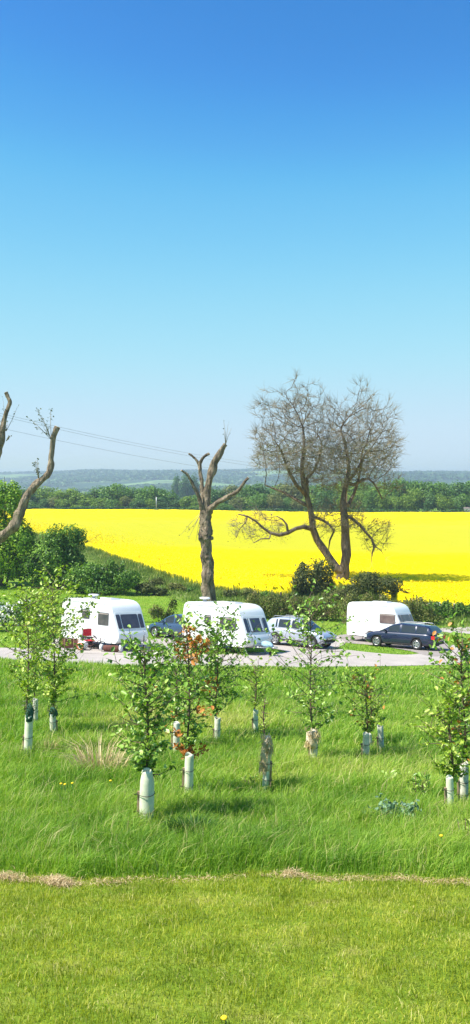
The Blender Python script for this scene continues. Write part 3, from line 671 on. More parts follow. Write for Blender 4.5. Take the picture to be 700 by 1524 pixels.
    q = MB(); q.box((h-.02, 0, bz(h-.1)+.14), (.10, W*.62, .15)); q.build('lower_grille', M['black'], t)
    q = MB(); q.box((h-.05, 0, tz(h-.05)-.13), (.10, W*.42, .11)); q.build('grille', M['black'], t)
    q = MB(); q.box((h+.015, 0, bz(h-.1)+.27), (.03, .52, .11)); q.build('front_plate', M['plate'], t)
    q = MB(); q.box((-h-.005, 0, (tz(-h)+bz(-h))/2+.03), (.04, .52, .11)); q.build('rear_plate', M['platey'], t)
    q = MB(); q.box((-h+.02, 0, bz(-h+.1)+.10), (.12, W*.7, .12)); q.build('rear_bumper', M['black'], t)
    for xx in (wb_off(L, wb)+wb/2-.55, -.15, wb_off(L, wb)-wb/2+.42):
        pass
    if rails:
        for s in (-1, 1):
            q = MB(); zz = mx; yy = s*(W/2*.93-.36*.42*.55-.14)
            q.tube([(ra+.10, yy, zz-.02), (ra+.2, yy, zz+.055), (rb-.25, yy, zz+.055), (rb-.12, yy, zz-.02)], .02, 6); q.build('roof_rail', M['galv'], t)
    align(t, gx(px, d), d, rz); return t
def wb_off(L, wb): return .02*L
est_top = [(-2.28,.86),(-2.2,.93),(-1.9,.97),(-.5,.97),(.8,.96),(1.0,.97),(1.6,.90),(2.0,.80),(2.2,.70),(2.28,.58)]
est_bot = [(-2.28,.42),(-2.15,.30),(-1.9,.24),(1.9,.20),(2.2,.24),(2.28,.34)]
est_cab = [(-2.22,.93),(-1.98,1.30),(-1.78,1.42),(-1.2,1.46),(-.2,1.48),(.15,1.45),(.45,1.36),(1.22,.96)]
car('dark blue estate car parked in front of the shorter caravan', M['navy'], 4.56, 1.78, .32, 2.6, est_top, est_bot, est_cab, [(-2.3,.97),(1.4,.95)],
    [(-2.3,-1.85),(-1.18,-1.10),(-.22,-.10),(.62,.80)], 601, 52.7, R(180-36), rails=True)
suv_top = [(-2.2,.95),(-2.1,1.02),(-1.8,1.05),(-.5,1.03),(.8,1.0),(1.0,1.02),(1.5,.98),(1.9,.90),(2.12,.80),(2.2,.65)]
suv_bot = [(-2.2,.45),(-2.05,.34),(-1.8,.28),(1.8,.26),(2.1,.30),(2.2,.40)]
suv_cab = [(-2.12,1.02),(-1.92,1.40),(-1.72,1.55),(-1.2,1.62),(-.2,1.64),(.15,1.61),(.42,1.52),(1.15,1.02)]
car('pale silver crossover car parked right of the middle caravan, half hidden by a sapling', M['silver'], 4.1, 1.78, .35, 2.5, [(a*.93, b) for a, b in suv_top], [(a*.93, b) for a, b in suv_bot], [(a*.93, b) for a, b in suv_cab], [(-2.3,1.04),(1.4,1.0)],
    [(-2.05,-1.20),(-1.08,-1.0),(-.18,-.08),(.58,.72)], 446, 51.3, -R(37), rails=True)
car('mid blue car mostly hidden behind leaves left of the middle caravan', M['blue'], 4.1, 1.74, .31, 2.5, [(a*.9, b-.02) for a, b in est_top], [(a*.9, b) for a, b in est_bot], [(a*.9, b) for a, b in est_cab], [(-2.3,.95),(1.4,.93)],
    [(-2.1,-1.66),(-1.06,-.98),(-.20,-.08),(.56,.70)], 268, 53.5, R(180-35))

# ------------------------------------------------------------------ camping clutter by the first caravan
def gp(px, py, d=None):
    g = ground(px, py); return g
g = gp(132, 966)
t = thing('folding_chair', 'red folding camping chair with a black frame beside the left caravan', 'chair', g+Vector((0,0,.028)), R(25))
q = MB(); q.box((0, .16, .82), (.50, .02, .38), Matrix.Rotation(-R(8), 3, 'X')); q.build('backrest', M['redcloth'], t)
q = MB(); q.box((0, -.08, .44), (.50, .44, .02)); q.build('seat', M['redcloth'], t)
for s in (-1, 1):
    q = MB(); q.tube([(s*.27, .2, 1.06), (s*.27, .14, .45)], .014, 6); q.build('back_post', M['black'], t)
    q = MB(); q.tube([(s*.27, .18, .02), (-s*.27+.0, -.28+.02*s, .46)], .013, 6); q.build('leg', M['black'], t)
    q = MB(); q.tube([(s*.27, -.30, .02), (-s*.27, .16-.02*s, .46)], .013, 6); q.build('leg', M['black'], t)
    q = MB(); q.box((s*.27, -.06, .66), (.06, .46, .03)); q.build('armrest', M['black'], t)
g = gp(123, 968)
t = thing('water_barrel', 'white water barrel with an orange end ring beside the folding chair', 'water barrel', g+Vector((0,0,.028)), R(-20))
q = MB(); q.tube([(0,-.24,.22),(0,-.20,.22),(0,.20,.22),(0,.24,.22)], [.18,.22,.22,.18], 18); q.build('barrel', M['vanw'], t)
q = MB(); N = 18
q.add([(math.cos(2*math.pi*k/N)*r_, yy, .22+math.sin(2*math.pi*k/N)*r_) for k in range(N) for r_, yy in ((.12,-.245),(.20,-.25),(.20,-.20),(.12,-.20))], [(k*4+i, ((k+1)%N)*4+i, ((k+1)%N)*4+(i+1)%4, k*4+(i+1)%4) for k in range(N) for i in range(4)], True); q.build('end_ring', M['orange'], t)
q = MB(); q.tube([(0,-.27,.22),(0,-.235,.22)], .07, 12); q.build('cap', M['black'], t)
g = gp(141, 969)
t = thing('folded_bicycle', 'small dark folding bicycle leaning beside the left caravan', 'bicycle', g+Vector((0,0,.028)), R(15))
for xx in (-.36, .36):
    q = MB(); N = 22; q.tube([(xx+.22*math.cos(2*math.pi*k/N), 0, .23+.22*math.sin(2*math.pi*k/N)) for k in range(N+1)], .02, 6, cap=False); w_ = q.build('wheel', M['black'], t)
    q = MB()
    for k in range(8): q.tube([(xx, 0, .23), (xx+.21*math.cos(k*math.pi/4), 0, .23+.21*math.sin(k*math.pi/4))], .004, 4)
    q.build('spokes', M['galv'], w_)
q = MB(); q.tube([(.36,0,.23),(.28,0,.62)], .018, 6); q.tube([(.29,0,.55),(-.08,0,.30),(-.36,0,.23)], .02, 6); q.tube([(-.08,0,.30),(-.16,0,.66)], .016, 6); q.build('frame', M['maroon'], t)
q = MB(); q.tube([(-.28,0,.68),(-.06,0,.68)], [.05,.03], 8); q.build('saddle', M['black'], t)
q = MB(); q.tube([(.28,0,.62),(.27,0,.84)], .013, 6); q.tube([(.27,-.24,.85),(.27,.24,.85)], .013, 6); q.build('handlebar', M['galv'], t)
g = gp(166, 971)
t = thing('waste_tank', 'low brown wheeled waste water tank with white ends under the left caravan', 'waste tank', g+Vector((0,0,.028)), R(-12))
q = MB(); q.tube([(-.42,0,.17),(-.36,0,.18),(.36,0,.18),(.42,0,.17)], [.10,.16,.16,.10], 12); q.build('tank', M['maroon'], t)
for s in (-1, 1):
    q = MB(); q.tube([(s*.46, -.02, .22), (s*.58, -.02, .22)], [.15,.17], 14); q.build('end_wheel', M['vanw'], t)
q = MB(); q.tube([(-.02,0,.30),(.02,.05,.55),(.10,.05,.56)], .014, 6); q.build('handle', M['black'], t)
t = thing('windbreak', 'low maroon cloth windbreak at the far end of the left caravan', 'windbreak', gp(101, 966)+Vector((0,0,.0)), R(-12))
pts = [(-.55,.25),(-.15,.0),(.28,.12),(.62,-.12)]
for a, b in zip(pts, pts[1:]):
    c_ = Vector((b[0]-a[0], b[1]-a[1], 0)); q = MB(); q.box(((a[0]+b[0])/2, (a[1]+b[1])/2, .30), (c_.length-.03, .012, .50), Matrix.Rotation(math.atan2(c_.y, c_.x), 3, 'Z')); q.build('cloth_panel', M['maroon'], t)
for a in pts:
    q = MB(); q.tube([(a[0], a[1], -.1), (a[0], a[1], .64)], .018, 6); q.build('pole', M['stake'], t)

# round marker, posts
def post(px, py, h, r, label, m, name='wooden_post', cat='post', lean=(0,0), top=None):
    g = ground(px, py); q = MB(); q.tube([(0,0,-.15), (lean[0]*.5, lean[1]*.5, h*.5), (lean[0], lean[1], h-.03), (lean[0], lean[1], h)], [r, r*.96, r*.9, r*.6], 8, wob=.12, seed=px)
    o = q.build(name, m, None, g); return tag(o, label, cat, 'old posts by the hedge')
post(418, 897, .95, .10, 'dark stubby post in the rough grass below the rapeseed', M['wood_dark'])
post(675, 921, 1.25, .085, 'tallest pale wooden post in front of the right hedge', M['post'], lean=(.08,0))
post(681, 923, .55, .07, 'short pale post just right of the tallest hedge post', M['post'])
post(697, 921, .65, .09, 'pale stubby post at the far right in front of the hedge', M['post'])
g = ground(634, 916); t = thing('marker_sign', 'round white marker sign on a short post by the hedge behind the estate car', 'sign', g)
q = MB(); q.box((0, .03, .38), (.12, .10, .86)); q.build('post', M['post'], t)
q = MB(); q.tube([(0,-.07,.86),(0,-.04,.86),(0,-.02,.86)], [.17,.19,.18], 20); q.build('disc', M['sign'], t)
q = MB(); q.box((.14, .02, .80), (.28, .07, .52)); q.build('dark_box', M['wood_dark'], t)
# ------------------------------------------------------------------ woody plants
def colonize(nodes, parents, att, step, kill, infl, iters, jitter=.04):
    nodes = [np.array(p, float) for p in nodes]; parents = list(parents)
    A = np.array(att, float); NP = np.array(nodes)
    D = np.linalg.norm(A[:, None]-NP[None], axis=2); near = D.argmin(1); dist = D.min(1); alive = np.ones(len(A), bool)
    for it in range(iters):
        m = alive & (dist < infl)
        if not m.any(): break
        idx = near[m]; dirs = A[m]-np.array(nodes)[idx]; dirs /= np.linalg.norm(dirs, axis=1)[:, None]+1e-9
        new = []; S = {}; AN = np.array(nodes); blocked = set()
        for i, v in zip(idx, dirs): S[i] = S.get(i, 0)+v
        for i, v in S.items():
            v = v/(np.linalg.norm(v)+1e-9)+rng.normal(0, jitter, 3); v /= np.linalg.norm(v); c = nodes[i]+v*step
            if np.min(np.sum((AN-c)**2, 1)) < (step*.62)**2: blocked.add(i); continue
            new.append(c); parents.append(i)
        if not new: break
        k0 = len(nodes); nodes += new; NN = np.array(new)
        D = np.linalg.norm(A[:, None]-NN[None], axis=2); j = D.argmin(1); dm = D.min(1)
        alive &= ~(np.isin(near, list(blocked)) & (rng.random(len(A)) < .5)); u = dm < dist; near[u] = j[u]+k0; dist[u] = dm[u]; alive &= dist > kill
        if len(nodes) > 14000: break
    return np.array(nodes), parents
def tree_from_nodes(mb, nodes, parents, fixed, tipr=.012, power=2.3, sides=(3,5,8), wob=.25):
    n = len(nodes); kids = [[] for _ in range(n)]
    for i, p in enumerate(parents):
        if p >= 0: kids[p].append(i)
    rad = np.zeros(n)
    for i in range(n-1, -1, -1):
        r = sum(rad[k]**power for k in kids[i])**(1/power) if kids[i] else tipr
        rad[i] = max(r, tipr)
    for i, r in fixed.items(): rad[i] = r
    stack = [0]; done = set()
    tips = [i for i in range(n) if not kids[i]]
    while stack:
        s = stack.pop(); ch = [s] if parents[s] < 0 else [parents[s], s]; c = s
        while kids[c]:
            ks = sorted(kids[c], key=lambda q: -rad[q]); stack += ks[1:]; c = ks[0]; ch.append(c)
        if len(ch) < 2: continue
        rr_ = [rad[q] for q in ch]
        if parents[s] >= 0: rr_[0] = min(rad[ch[0]], rad[ch[1]]*1.25)
        rr_[-1] *= .6
        mr = max(rr_); sd_ = sides[2] if mr > .12 else (sides[1] if mr > .04 else sides[0])
        mb.tube([nodes[q] for q in ch], rr_, sd_, cap=mr > .05, wob=wob if mr > .08 else 0, seed=s*.37)
    return tips, kids, rad
def twigs(mb, nodes, parents, tips, cnt, ln, r, spread=.7, up=.25):
    out = []
    for i in tips:
        p = Vector(nodes[i]); d0 = (p-Vector(nodes[parents[i]])).normalized()
        for _ in range(cnt):
            v = (d0+Vector(rng.normal(0, spread, 3))+Vector((0,0,up))+(Vector((p.x, p.y, 0))*.07 if cnt > 4 else Vector())).normalized(); l_ = ln*random.uniform(.5, 1.2)
            m_ = p+v*l_*.5+Vector(rng.normal(0, .05*ln, 3)); e = m_+(v+Vector(rng.normal(0, .35, 3))).normalized()*l_*.5
            mb.tube([p, m_, e], [r, r*.8, r*.4], 3, cap=False); out.append(e)
    return out
def refine(pts, it=2):
    for _ in range(it):
        q = [pts[0]]
        for a, b in zip(pts, pts[1:]): q += [tuple(x*.75+y*.25 for x, y in zip(a, b)), tuple(x*.25+y*.75 for x, y in zip(a, b))]
        q.append(pts[-1]); pts = q
    return pts

# ---- the big bare double-stemmed tree
D0 = hit(507, 878); s0 = F/D0; B0 = Vector((gx(507, D0), D0, gz(gx(507, D0), D0)))
print('bare tree d', D0, 'base', B0)
def L0(px, py, off=0.0): return ((px-507)/s0, off, (878-py)/s0)
sk = {}; nodes = []; par = []; fixed = {}
def limb(pts, start=None):
    """pts: (px, py, depth, radius_px)"""
    prev = start; ids = []
    for (px, py, off, r) in pts:
        nodes.append(L0(px, py, off)); par.append(-1 if prev is None else prev); prev = len(nodes)-1; fixed[prev] = r/s0; ids.append(prev)
    return ids
t0 = limb([(508,884,0,15),(508,872,0,11.5),(509,862,0,10),(511,852,0,9)])
ls_ = limb([(501,845,.2,6.5),(492,833,.4,6),(482,818,.5,5.8),(473,804,.6,5.5),(467,788,.6,5.2),(465,772,.5,4.6),(462,755,.4,4.4),(457,738,.3,4.2),(452,720,.2,4),(450,700,.1,3.4),(451,680,0,2.8),(453,658,0,2.2),(451,636,0,1.6)], t0[-1])
rs_ = limb([(513,840,-.2,7.4),(515,825,-.3,7),(514,810,-.3,6.8),(514,795,-.3,6.5),(513,780,-.3,6),(512,765,-.2,5.4),(511,750,-.1,4.8),(512,735,0,4.2),(516,718,.1,3.6),(520,700,.2,3.0),(518,680,.3,2.6),(514,660,.3,2.2),(508,640,.3,1.6)], t0[-1])
l1 = limb([(452,784,0,3.2),(440,786,-.6,3),(428,792,-1,2.8),(415,795,-1.4,2.6),(402,792,-1.6,2.2),(392,785,-1.8,1.8),(380,774,-2,1.6),(368,767,-2.2,1.3),(355,764,-2.3,.9)], ls_[4])
limb([(426,780,-1,1.6),(420,772,-1,1.2),(412,768,-1,.8)], l1[2]); limb([(400,800,-1.8,1.2),(388,800,-2,1.0),(377,806,-2,.7)], l1[4]); limb([(365,776,-2.4,.9),(356,786,-2.4,.6),(352,798,-2.4,.5)], l1[7])
limb([(470,770,1,2.4),(484,776,1.4,2.1),(494,783,1.6,1.9),(500,792,1.7,1.6),(494,806,1.8,1.4),(492,820,1.8,1)], ls_[5])
l3 = limb([(524,772,-.8,2.4),(534,781,-1,2.1),(541,790,-1.2,1.9),(550,800,-1.3,1.7),(554,812,-1.4,1.5),(551,822,-1.4,1.2),(550,832,-1.4,.9)], rs_[5]); limb([(556,812,-1.5,.9),(564,818,-1.5,.6),(570,828,-1.5,.4)], l3[3])
limb([(521,752,1,3),(530,735,1.5,2.4),(537,718,2,2.1),(541,700,2.2,1.8),(545,682,2.3,1.5)], rs_[6])
l4 = limb([(528,722,-.4,2.6),(538,714,-.8,2.2),(546,712,-1,1.8),(553,718,-1.2,1.5),(559,728,-1.3,1.3),(566,742,-1.3,.9)], rs_[8])
limb([(458,712,.8,2.6),(470,700,1.6,2.2),(478,682,2,1.8),(482,664,2.2,1.3)], ls_[7]); limb([(441,722,-.6,2.8),(431,706,-1.2,2.4),(424,690,-1.5,2),(418,672,-1.8,1.5)], ls_[7])
limb([(437,741,1,2.2),(424,733,1.8,1.8),(410,728,2.2,1.4),(396,722,2.4,1)], ls_[6]); limb([(526,706,-1,2),(534,690,-1.4,1.7),(536,672,-1.6,1.3)], rs_[8])
def dome(n, cx, cy, rx, ry, rz_, lo=.25, inner=.45):
    v = rng.normal(size=(n, 3)); v /= np.linalg.norm(v, axis=1)[:, None]; r = rng.uniform(inner, 1, n)**.6*(1+.13*np.clip(rng.normal(0, 1, n), -1, 2))
    v = v*r[:, None]; v[:, 2] = np.where(v[:, 2] < -lo, v[:, 2]*.6, v[:, 2])
    rag = 1+.10*np.sin(v[:, 0]*9+2)+.07*np.sin(v[:, 2]*13)
    return np.stack([(cx-507+v[:, 0]*rx*rag)/s0, v[:, 1]*rz_, (878-cy+v[:, 2]*ry*rag)/s0], 1)
att = np.concatenate([dome(2300, 447, 660, 70, 80, 4.6), dome(1900, 540, 664, 54, 76, 4.2), dome(1300, 498, 690, 72, 66, 4),
                      dome(320, 385, 785, 42, 26, 1.6), dome(180, 560, 800, 22, 30, 1.6), dome(260, 500, 775, 45, 30, 3), dome(150, 580, 720, 18, 22, 1.5)])
N_, P_ = colonize(nodes, par, att, .32, .50, 3.6, 90, .07)
mb = MB(); tips, kids, rad = tree_from_nodes(mb, N_, P_, fixed, 0.017, 2.45)
print('bare nodes', len(N_), len(tips))
mt = MB(); ends = twigs(mt, N_, P_, tips, 9, 1.15, .0145, .55, .42)
mids = [i for i in range(len(N_)) if len(kids[i]) == 1 and i > 120 and random.random() < .5]
twigs(mt, N_, P_, mids, 3, 1.0, .013, .7, .4)
bt = thing('bare_tree', 'tall leafless tree with two stems rising in front of the yellow field', 'tree', B0)
mb.build('trunk', M['bark'], bt); mt.build('twigs', M['twig'], bt)
# a thin veil of opening leaves in the inner and lower crown
cand = [N_[i] for i in range(len(N_)) if i > 110 and N_[i][2] < (878-655)/s0]
cand = np.array(cand); q = cand[rng.integers(0, len(cand), 13000)]+rng.normal(0, .40, (13000, 3))
link('young_leaves', leaves_mesh('young_leaves', q, rng.uniform(.10, .19, len(q)), rng.uniform(.2, 1, len(q)), simple=True), M['bushd'], bt)

# ---- pollarded trunks
def pollard(base, dd, limbs, label, twigspots=(), sd_=1.0, burrs=()):
    g = Vector((gx(base[0], dd), dd, gz(gx(base[0], dd), dd))); s = F/dd
    t = thing('pollarded_tree', label, 'tree', g); first = True
    for pts in limbs:
        P = refine([((px-350)/F*dd+ (px-350)/F*off-g.x, off, EYE+(HY-py)/F*(dd+off)-g.z, r/s) for px, py, r, off in pts], 2)
        # knots and burrs along the stem
        rr_ = [p[3]*(1+.10*noise.noise(Vector((i*.8, pts[0][0]*.3, sd_)))) for i, p in enumerate(P)]
        q = MB(); q.tube([p[:3] for p in P], rr_, 14 if first else 10, wob=.5, seed=pts[0][0]*.1)
        o = q.build('trunk' if first else 'limb', M['barkl'], t)
        e = Vector(P[-1][:3]); dvec = (e-Vector(P[-2][:3])).normalized()
        if not first:
            q = MB(); q.tube([e-dvec*.01, e+dvec*.012], rr_[-1]*.93, 12); q.build('sawn_end', M['cut'], o)
        if first:
            for kx, ky, kr, sd2 in burrs:
                q = MB(); c = Vector(((kx-350)/F*dd-g.x, -.30*sd_, EYE+(HY-ky)/F*dd-g.z)); q.tube([c+Vector((0,.25,0)), c+Vector((0,0,.02)), c+Vector((0,-.12,.0)), c+Vector((0,-.17,0))], [kr/s, kr/s, kr/s*.75, kr/s*.3], 10, wob=.5, seed=kx); q.build('burr', M['barkl'], t)
        first = False
    if twigspots:
        for (px, py, off, ex, ey, sp, nl) in twigspots:
            mt = MB(); lp = []
            a = Vector(((px-350)/F*dd-g.x, off, EYE+(HY-py)/F*dd-g.z)); b = Vector(((ex-350)/F*dd-g.x, off-.2, EYE+(HY-ey)/F*dd-g.z))
            for _ in range(5):
                e = b+Vector(rng.normal(0, sp, 3)); m_ = (a+e)/2+Vector(rng.normal(0, .1*sp, 3)); mt.tube([a, m_, e], [.022,.016,.008], 4)
                for _ in range(nl//5):
                    u = random.uniform(.45, 1.1); c = a.lerp(e, u)+Vector(rng.normal(0, sp*.28, 3)); lp.append(c)
                    mt.tube([a.lerp(e, u*.93), c], [.008,.004], 3, cap=False)
            sh_ = mt.build('shoots', M['twig'], t); lp = np.array(lp)
            link('shoot_leaves', leaves_mesh('shoot_leaves', lp, rng.uniform(.10, .19, len(lp)), rng.uniform(0, .6, len(lp))), M['bushd'], sh_)
    return t
pollard((311,905), 67.0, [
    [(312,930,13,0),(311,903,10,0),(310.5,880,9.2,0),(309.5,862,9,0),(309.5,850,9.6,0),(308.5,836,8.4,0),(308,822,8.2,0),(307,808,8.6,0),(306.5,800,10.2,0),(306.5,795,10.6,0),(307,788,9.6,0),(307,781,8.3,0),(306.5,772,7.4,0),(306.5,758,7.6,0),(307,748,6.2,0),(308.5,732,5.2,0),(312,714,4.8,0),(316,700,5.4,0),(318.5,691,5.2,0),(323,683,4.4,0),(328,674,4.6,0),(333,665,3.8,0),(336,661,3.4,0)],
    [(309,764,5,-.1),(314,757,4.8,-.3),(320,751,3.8,-.5),(327,746,3.4,-.7),(337,741,3.6,-.9),(344,737,3.0,-1),(352,733,2.8,-1.1),(359,725,2.4,-1.2),(365,716,2.0,-1.3),(370,711,2.3,-1.3)],
    [(304,768,4.5,.1),(301,750,3.6,.2),(301.5,735,3.2,.3),(300.5,717,2.8,.4),(298,702,2.6,.5),(297,690,2.8,.5),(301,683,2.2,.5),(307,677,2,.5),(312,675,1.8,.5)],
    [(297,692,2.2,.5),(292,684,1.8,.5),(287,679,1.6,.5),(281,675,1.4,.5)],
    [(302,762,4,-.1),(298,745,3,-.3),(294,733,2.8,-.4),(288,723,2.4,-.5),(283,712,2,-.6),(278,705,1.7,-.7),(270,700,1.3,-.8)]],
    'thick pollarded trunk with stubby crooked limbs behind the middle caravan', ((336,662,0,340,640,.30,5),(300,762,0,287,792,.45,15)), 1.0, ((307,787,3.5,0),(308,829,3,0),(310,861,2.6,0),(299,799,3.4,0),(315,801,3.2,0)))
pollard((-42,905), 58.0, [
    [(-45,940,19,0),(-44,900,15,0),(-42,870,14,0),(-40,845,14,0),(-38,825,13,0)],
    [(-40,832,10,0),(-22,818,8.5,-.3),(-4,805,7.6,-.5),(12,791,7.2,-.7),(24,781,7.6,-.8),(28,768,7,-.8),(34,753,5.8,-.8),(38,741,5.4,-.7),(44,731,5.8,-.6),(55,720,5.2,-.5),(66,711,5,-.4),(74,702,5.2,-.3),(77,694,4.8,-.3),(76,680,3.9,-.3),(78,664,3.7,-.3),(79,652,4.0,-.3),(82,643,4.2,-.3),(85.5,635,4,-.3)],
    [(-38,830,10,.2),(-30,790,8,.6),(-22,740,6.5,1),(-10,700,5.6,1.2),(-2,675,5,1.3),(2,655,5,1.3),(4,636,4.2,1.3),(8,619,3.4,1.3),(13,606,3.2,1.3),(16,599,3.4,1.3),(12,591,3,1.3),(9,584,3,1.3)],
    [(-44,832,9,-.2),(-60,800,7,-.6),(-75,740,6,-.8),(-80,690,5,-.8)]],
    'pollarded tree at the left edge with a long sawn limb reaching right', ((78,655,-.3,58,620,.45,70),(60,718,-.4,55,690,.28,30),(2,640,1.3,-12,610,.5,25),(2,655,1.3,10,648,.12,5)), 4.0)

# ------------------------------------------------------------------ foliage masses
def foliage(blobs, n, size, upb=.5, shell=.72, tn=.22, simple=True, lump=.25):
    """leaves spread through lumpy ellipsoids, denser to the outside; local coords"""
    vol = np.array([b[3]*b[4]*b[5] for b in blobs])**(.75); vol /= vol.sum(); P = []; T = []; O = []
    for b, f in zip(blobs, vol):
        m = max(8, int(n*f)); v = rng.normal(size=(m, 3)); v /= np.linalg.norm(v, axis=1)[:, None]
        sd0 = rng.uniform(0, 50)
        lum = 1+lump*(np.sin(v[:, 0]*5+sd0)*np.sin(v[:, 1]*5+sd0*1.3)+.6*np.sin(v[:, 2]*8+v[:, 0]*6+sd0*.7))
        r = (shell+(1-shell)*rng.uniform(0, 1, m)**.7)*lum+rng.normal(0, .045, m)
        q = v*r[:, None]*np.array(b[3:6])+np.array(b[:3]); P.append(q); O.append(v)
        T.append(.45+.18*np.sin(v[:, 0]*7+sd0)*np.sin(v[:, 2]*6+sd0)+rng.normal(0, tn, m)+rng.normal(0, .08))
    P = np.concatenate(P); T = np.clip(np.concatenate(T), 0, 1)
    return P, rng.uniform(.65, 1.3, len(P))*size, T, np.concatenate(O)
def sub_blobs(blobs, k, f=.42):
    out = []
    for b in blobs:
        out.append((b[0], b[1], b[2], b[3]*.72, b[4]*.72, b[5]*.72))
        for _ in range(k):
            v = rng.normal(size=3); v /= np.linalg.norm(v); v[2] = abs(v[2])*.9-.25; g_ = rng.uniform(.5, .80)
            s_ = f*rng.uniform(.55, 1.25); out.append((b[0]+v[0]*b[3]*g_, b[1]+v[1]*b[4]*g_, b[2]+v[2]*b[5]*g_, b[3]*s_, b[4]*s_, b[5]*s_))
    return out
def bush(name, label, cat, px, base_py, blobs_px, n, size, m, dd=None, group=None, stems=5, depth=.9, extra=None):
    """blobs_px: (px, py, rx, ry) of the parts of the crown, at the plant's own distance"""
    d = dd or hit(px, base_py); x = gx(px, d); g = Vector((x, d, gz(x, d))); s = F/d
    bl = [((bx-px)/s, rng.uniform(-.3, .3)*rx/s, (base_py-by)/s, rx/s, rx/s*depth, ry/s) for bx, by, rx, ry in blobs_px]
    t = thing(name, label, cat, g, group=group)
    P, sz, T, ub = foliage(sub_blobs(bl, 7), n, size); keep = P[:, 2] > 0
    link('foliage', leaves_mesh('foliage', P[keep], sz[keep], T[keep], simple=size > .2, out=ub[keep]), m, t)
    mb = MB()
    for k in range(stems):
        b = bl[k % len(bl)]; e = Vector((b[0]+rng.normal(0, b[3]*.3), b[1], b[2]+b[5]*.2)); r0 = .03*max(1, e.z)*.8
        mb.tube([(e.x*.25, b[1]*.2, -.1), (e.x*.5, b[1]*.5, e.z*.45), e], [r0, r0*.7, r0*.3], 6)
        for _ in range(5):
            c = e+Vector(rng.normal(0, b[3]*.6, 3)); mb.tube([Vector((e.x*.5, b[1]*.5, e.z*.45)).lerp(e, random.random()), c], [r0*.3, r0*.1], 4, cap=False)
    mb.build('stems', M['bark'], t)
    if extra:
        P, sz, T, ub = foliage(sub_blobs(bl, 6), extra[0], extra[1], 1.0, shell=.93, lump=.28); keep = P[:, 2] > 0
        link('blossom', leaves_mesh('blossom', P[keep], sz[keep], T[keep], out=ub[keep]), M['white_bl'], t)
    return t
bush('broadleaf_tree', 'bright green leafy tree at the left edge behind the sawn limb', 'tree', 0, 868, [(-28,768,44,62),(12,744,30,42),(28,796,30,46),(-10,826,50,44),(30,842,28,28),(-40,720,34,30)], 22000, .30, M['bushy'], dd=84)
bush('laurel_bush', 'large glossy green bush between the left tree and the low shrubs', 'bush', 92, 862, [(80,808,38,48),(106,796,28,36),(56,834,30,36),(112,830,26,34),(84,846,36,22)], 14000, .26, M['bushg'], dd=83)
bush('shrub', 'low spreading green shrub with upright shoots right of the large bush', 'shrub', 140, 862, [(126,838,34,30),(158,838,30,28),(190,843,24,20),(165,822,8,16),(183,826,5,18),(150,854,56,12)], 14000, .22, M['bushg'], dd=80)
bush('shrub', 'small dull green shrub where the low shrubs meet the rough grass', 'shrub', 222, 866, [(214,856,18,11),(238,862,14,9)], 2600, .18, M['bushd'], dd=80)
bush('blossom_shrub', 'white flowering shrub at the left edge beside the road', 'shrub', 14, 944, [(0,918,26,26),(34,916,22,24),(-26,922,24,22),(58,924,14,16)], 6000, .13, M['bushg'], dd=54.5, extra=(900, .22))
bush('olive_bush', 'dark olive bush under the bare tree, left of its trunk', 'bush', 468, 884, [(462,854,27,34),(482,842,16,26),(446,862,16,22),(487,866,14,20)], 4600, .20, M['bushd'], dd=82)
bush('low_scrub', 'low yellowish scrub at the right foot of the bare tree', 'bush', 545, 897, [(506,884,22,9),(526,878,18,14),(548,868,26,24),(574,873,26,20),(598,886,14,12)], 11000, .15, M['bushd'], dd=80)
def hedge(name, label, pxs, dd, hgt, thick, n, size, m, extra=None, cat='hedge'):
    x0, x1 = gx(pxs[0], dd), gx(pxs[1], dd); xm = (x0+x1)/2; g = Vector((xm, dd, gz(xm, dd))); bl = []
    k = max(4, int((x1-x0)/(hgt*.55)))
    for i in range(k+1):
        x = x0+(x1-x0)*i/k+rng.normal(0, .15); y = dd+rng.normal(0, thick*.12); hh = hgt*rng.uniform(.80, 1.10)
        bl.append((x-xm, y-dd, gz(x, y)-g.z+hh*.5, hgt*.46, thick*.55, hh*.52)); bl.append((x-xm+.3, y-dd, gz(x, y)-g.z+hh*.22, hgt*.5, thick*.5, hh*.32))
    t = thing(name, label, cat, g); P, sz, T, ub = foliage(sub_blobs(bl, 4, .35), n, size, lump=.18)
    keep = P[:, 2]+g.z > TZ(P[:, 0]+xm, P[:, 1]+dd)
    link('foliage', leaves_mesh('foliage', P[keep], sz[keep], T[keep], simple=size > .2, out=ub[keep]), m, t)
    mb = MB()
    for b in bl[::2]:
        for _ in range(5):
            a = Vector((b[0]+rng.normal(0, .3), b[1], b[2]-b[5]*.98)); mb.tube([a, a+Vector((rng.normal(0, .3), rng.normal(0, .2), b[5]*1.7))], [.03,.008], 5)
    mb.build('stems', M['bark'], t); return t
for i_, (px_, py_, w_, h_, mm_) in enumerate(((232,872,12,9,'bushd'),(262,880,15,10,'hedge'),(288,884,10,8,'bushg'),(345,890,16,10,'bushd'),(372,892,13,12,'hedge'),(400,896,16,13,'bushg'),(428,899,14,12,'bushd'))):
    bush('low_scrub', ['small olive scrub patch at the left end of the rough bank','brownish low scrub patch halfway along the rough bank','tiny green scrub patch just left of the pollarded trunk','olive scrub just right of the pollarded trunk','brownish scrub above the right end of the middle caravan','green scrub beside the dark stubby post','dark scrub right of the dark stubby post'][i_], 'bush', px_, py_, [(px_,py_-h_*.6,w_,h_*.8),(px_+w_*.6,py_-h_*.4,w_*.7,h_*.6)], 1300, .16, M[mm_], stems=3)
hedge('hedge', 'brownish green rough hedge between the middle caravan and the shorter caravan', (380,628), 67.5, 2.45, 1.8, 19000, .13, M['hedge'])
hedge('hedge', 'darker green hedge at the right edge below the yellow field', (626,800), 70.5, 1.75, 1.6, 12000, .14, M['bushg'])
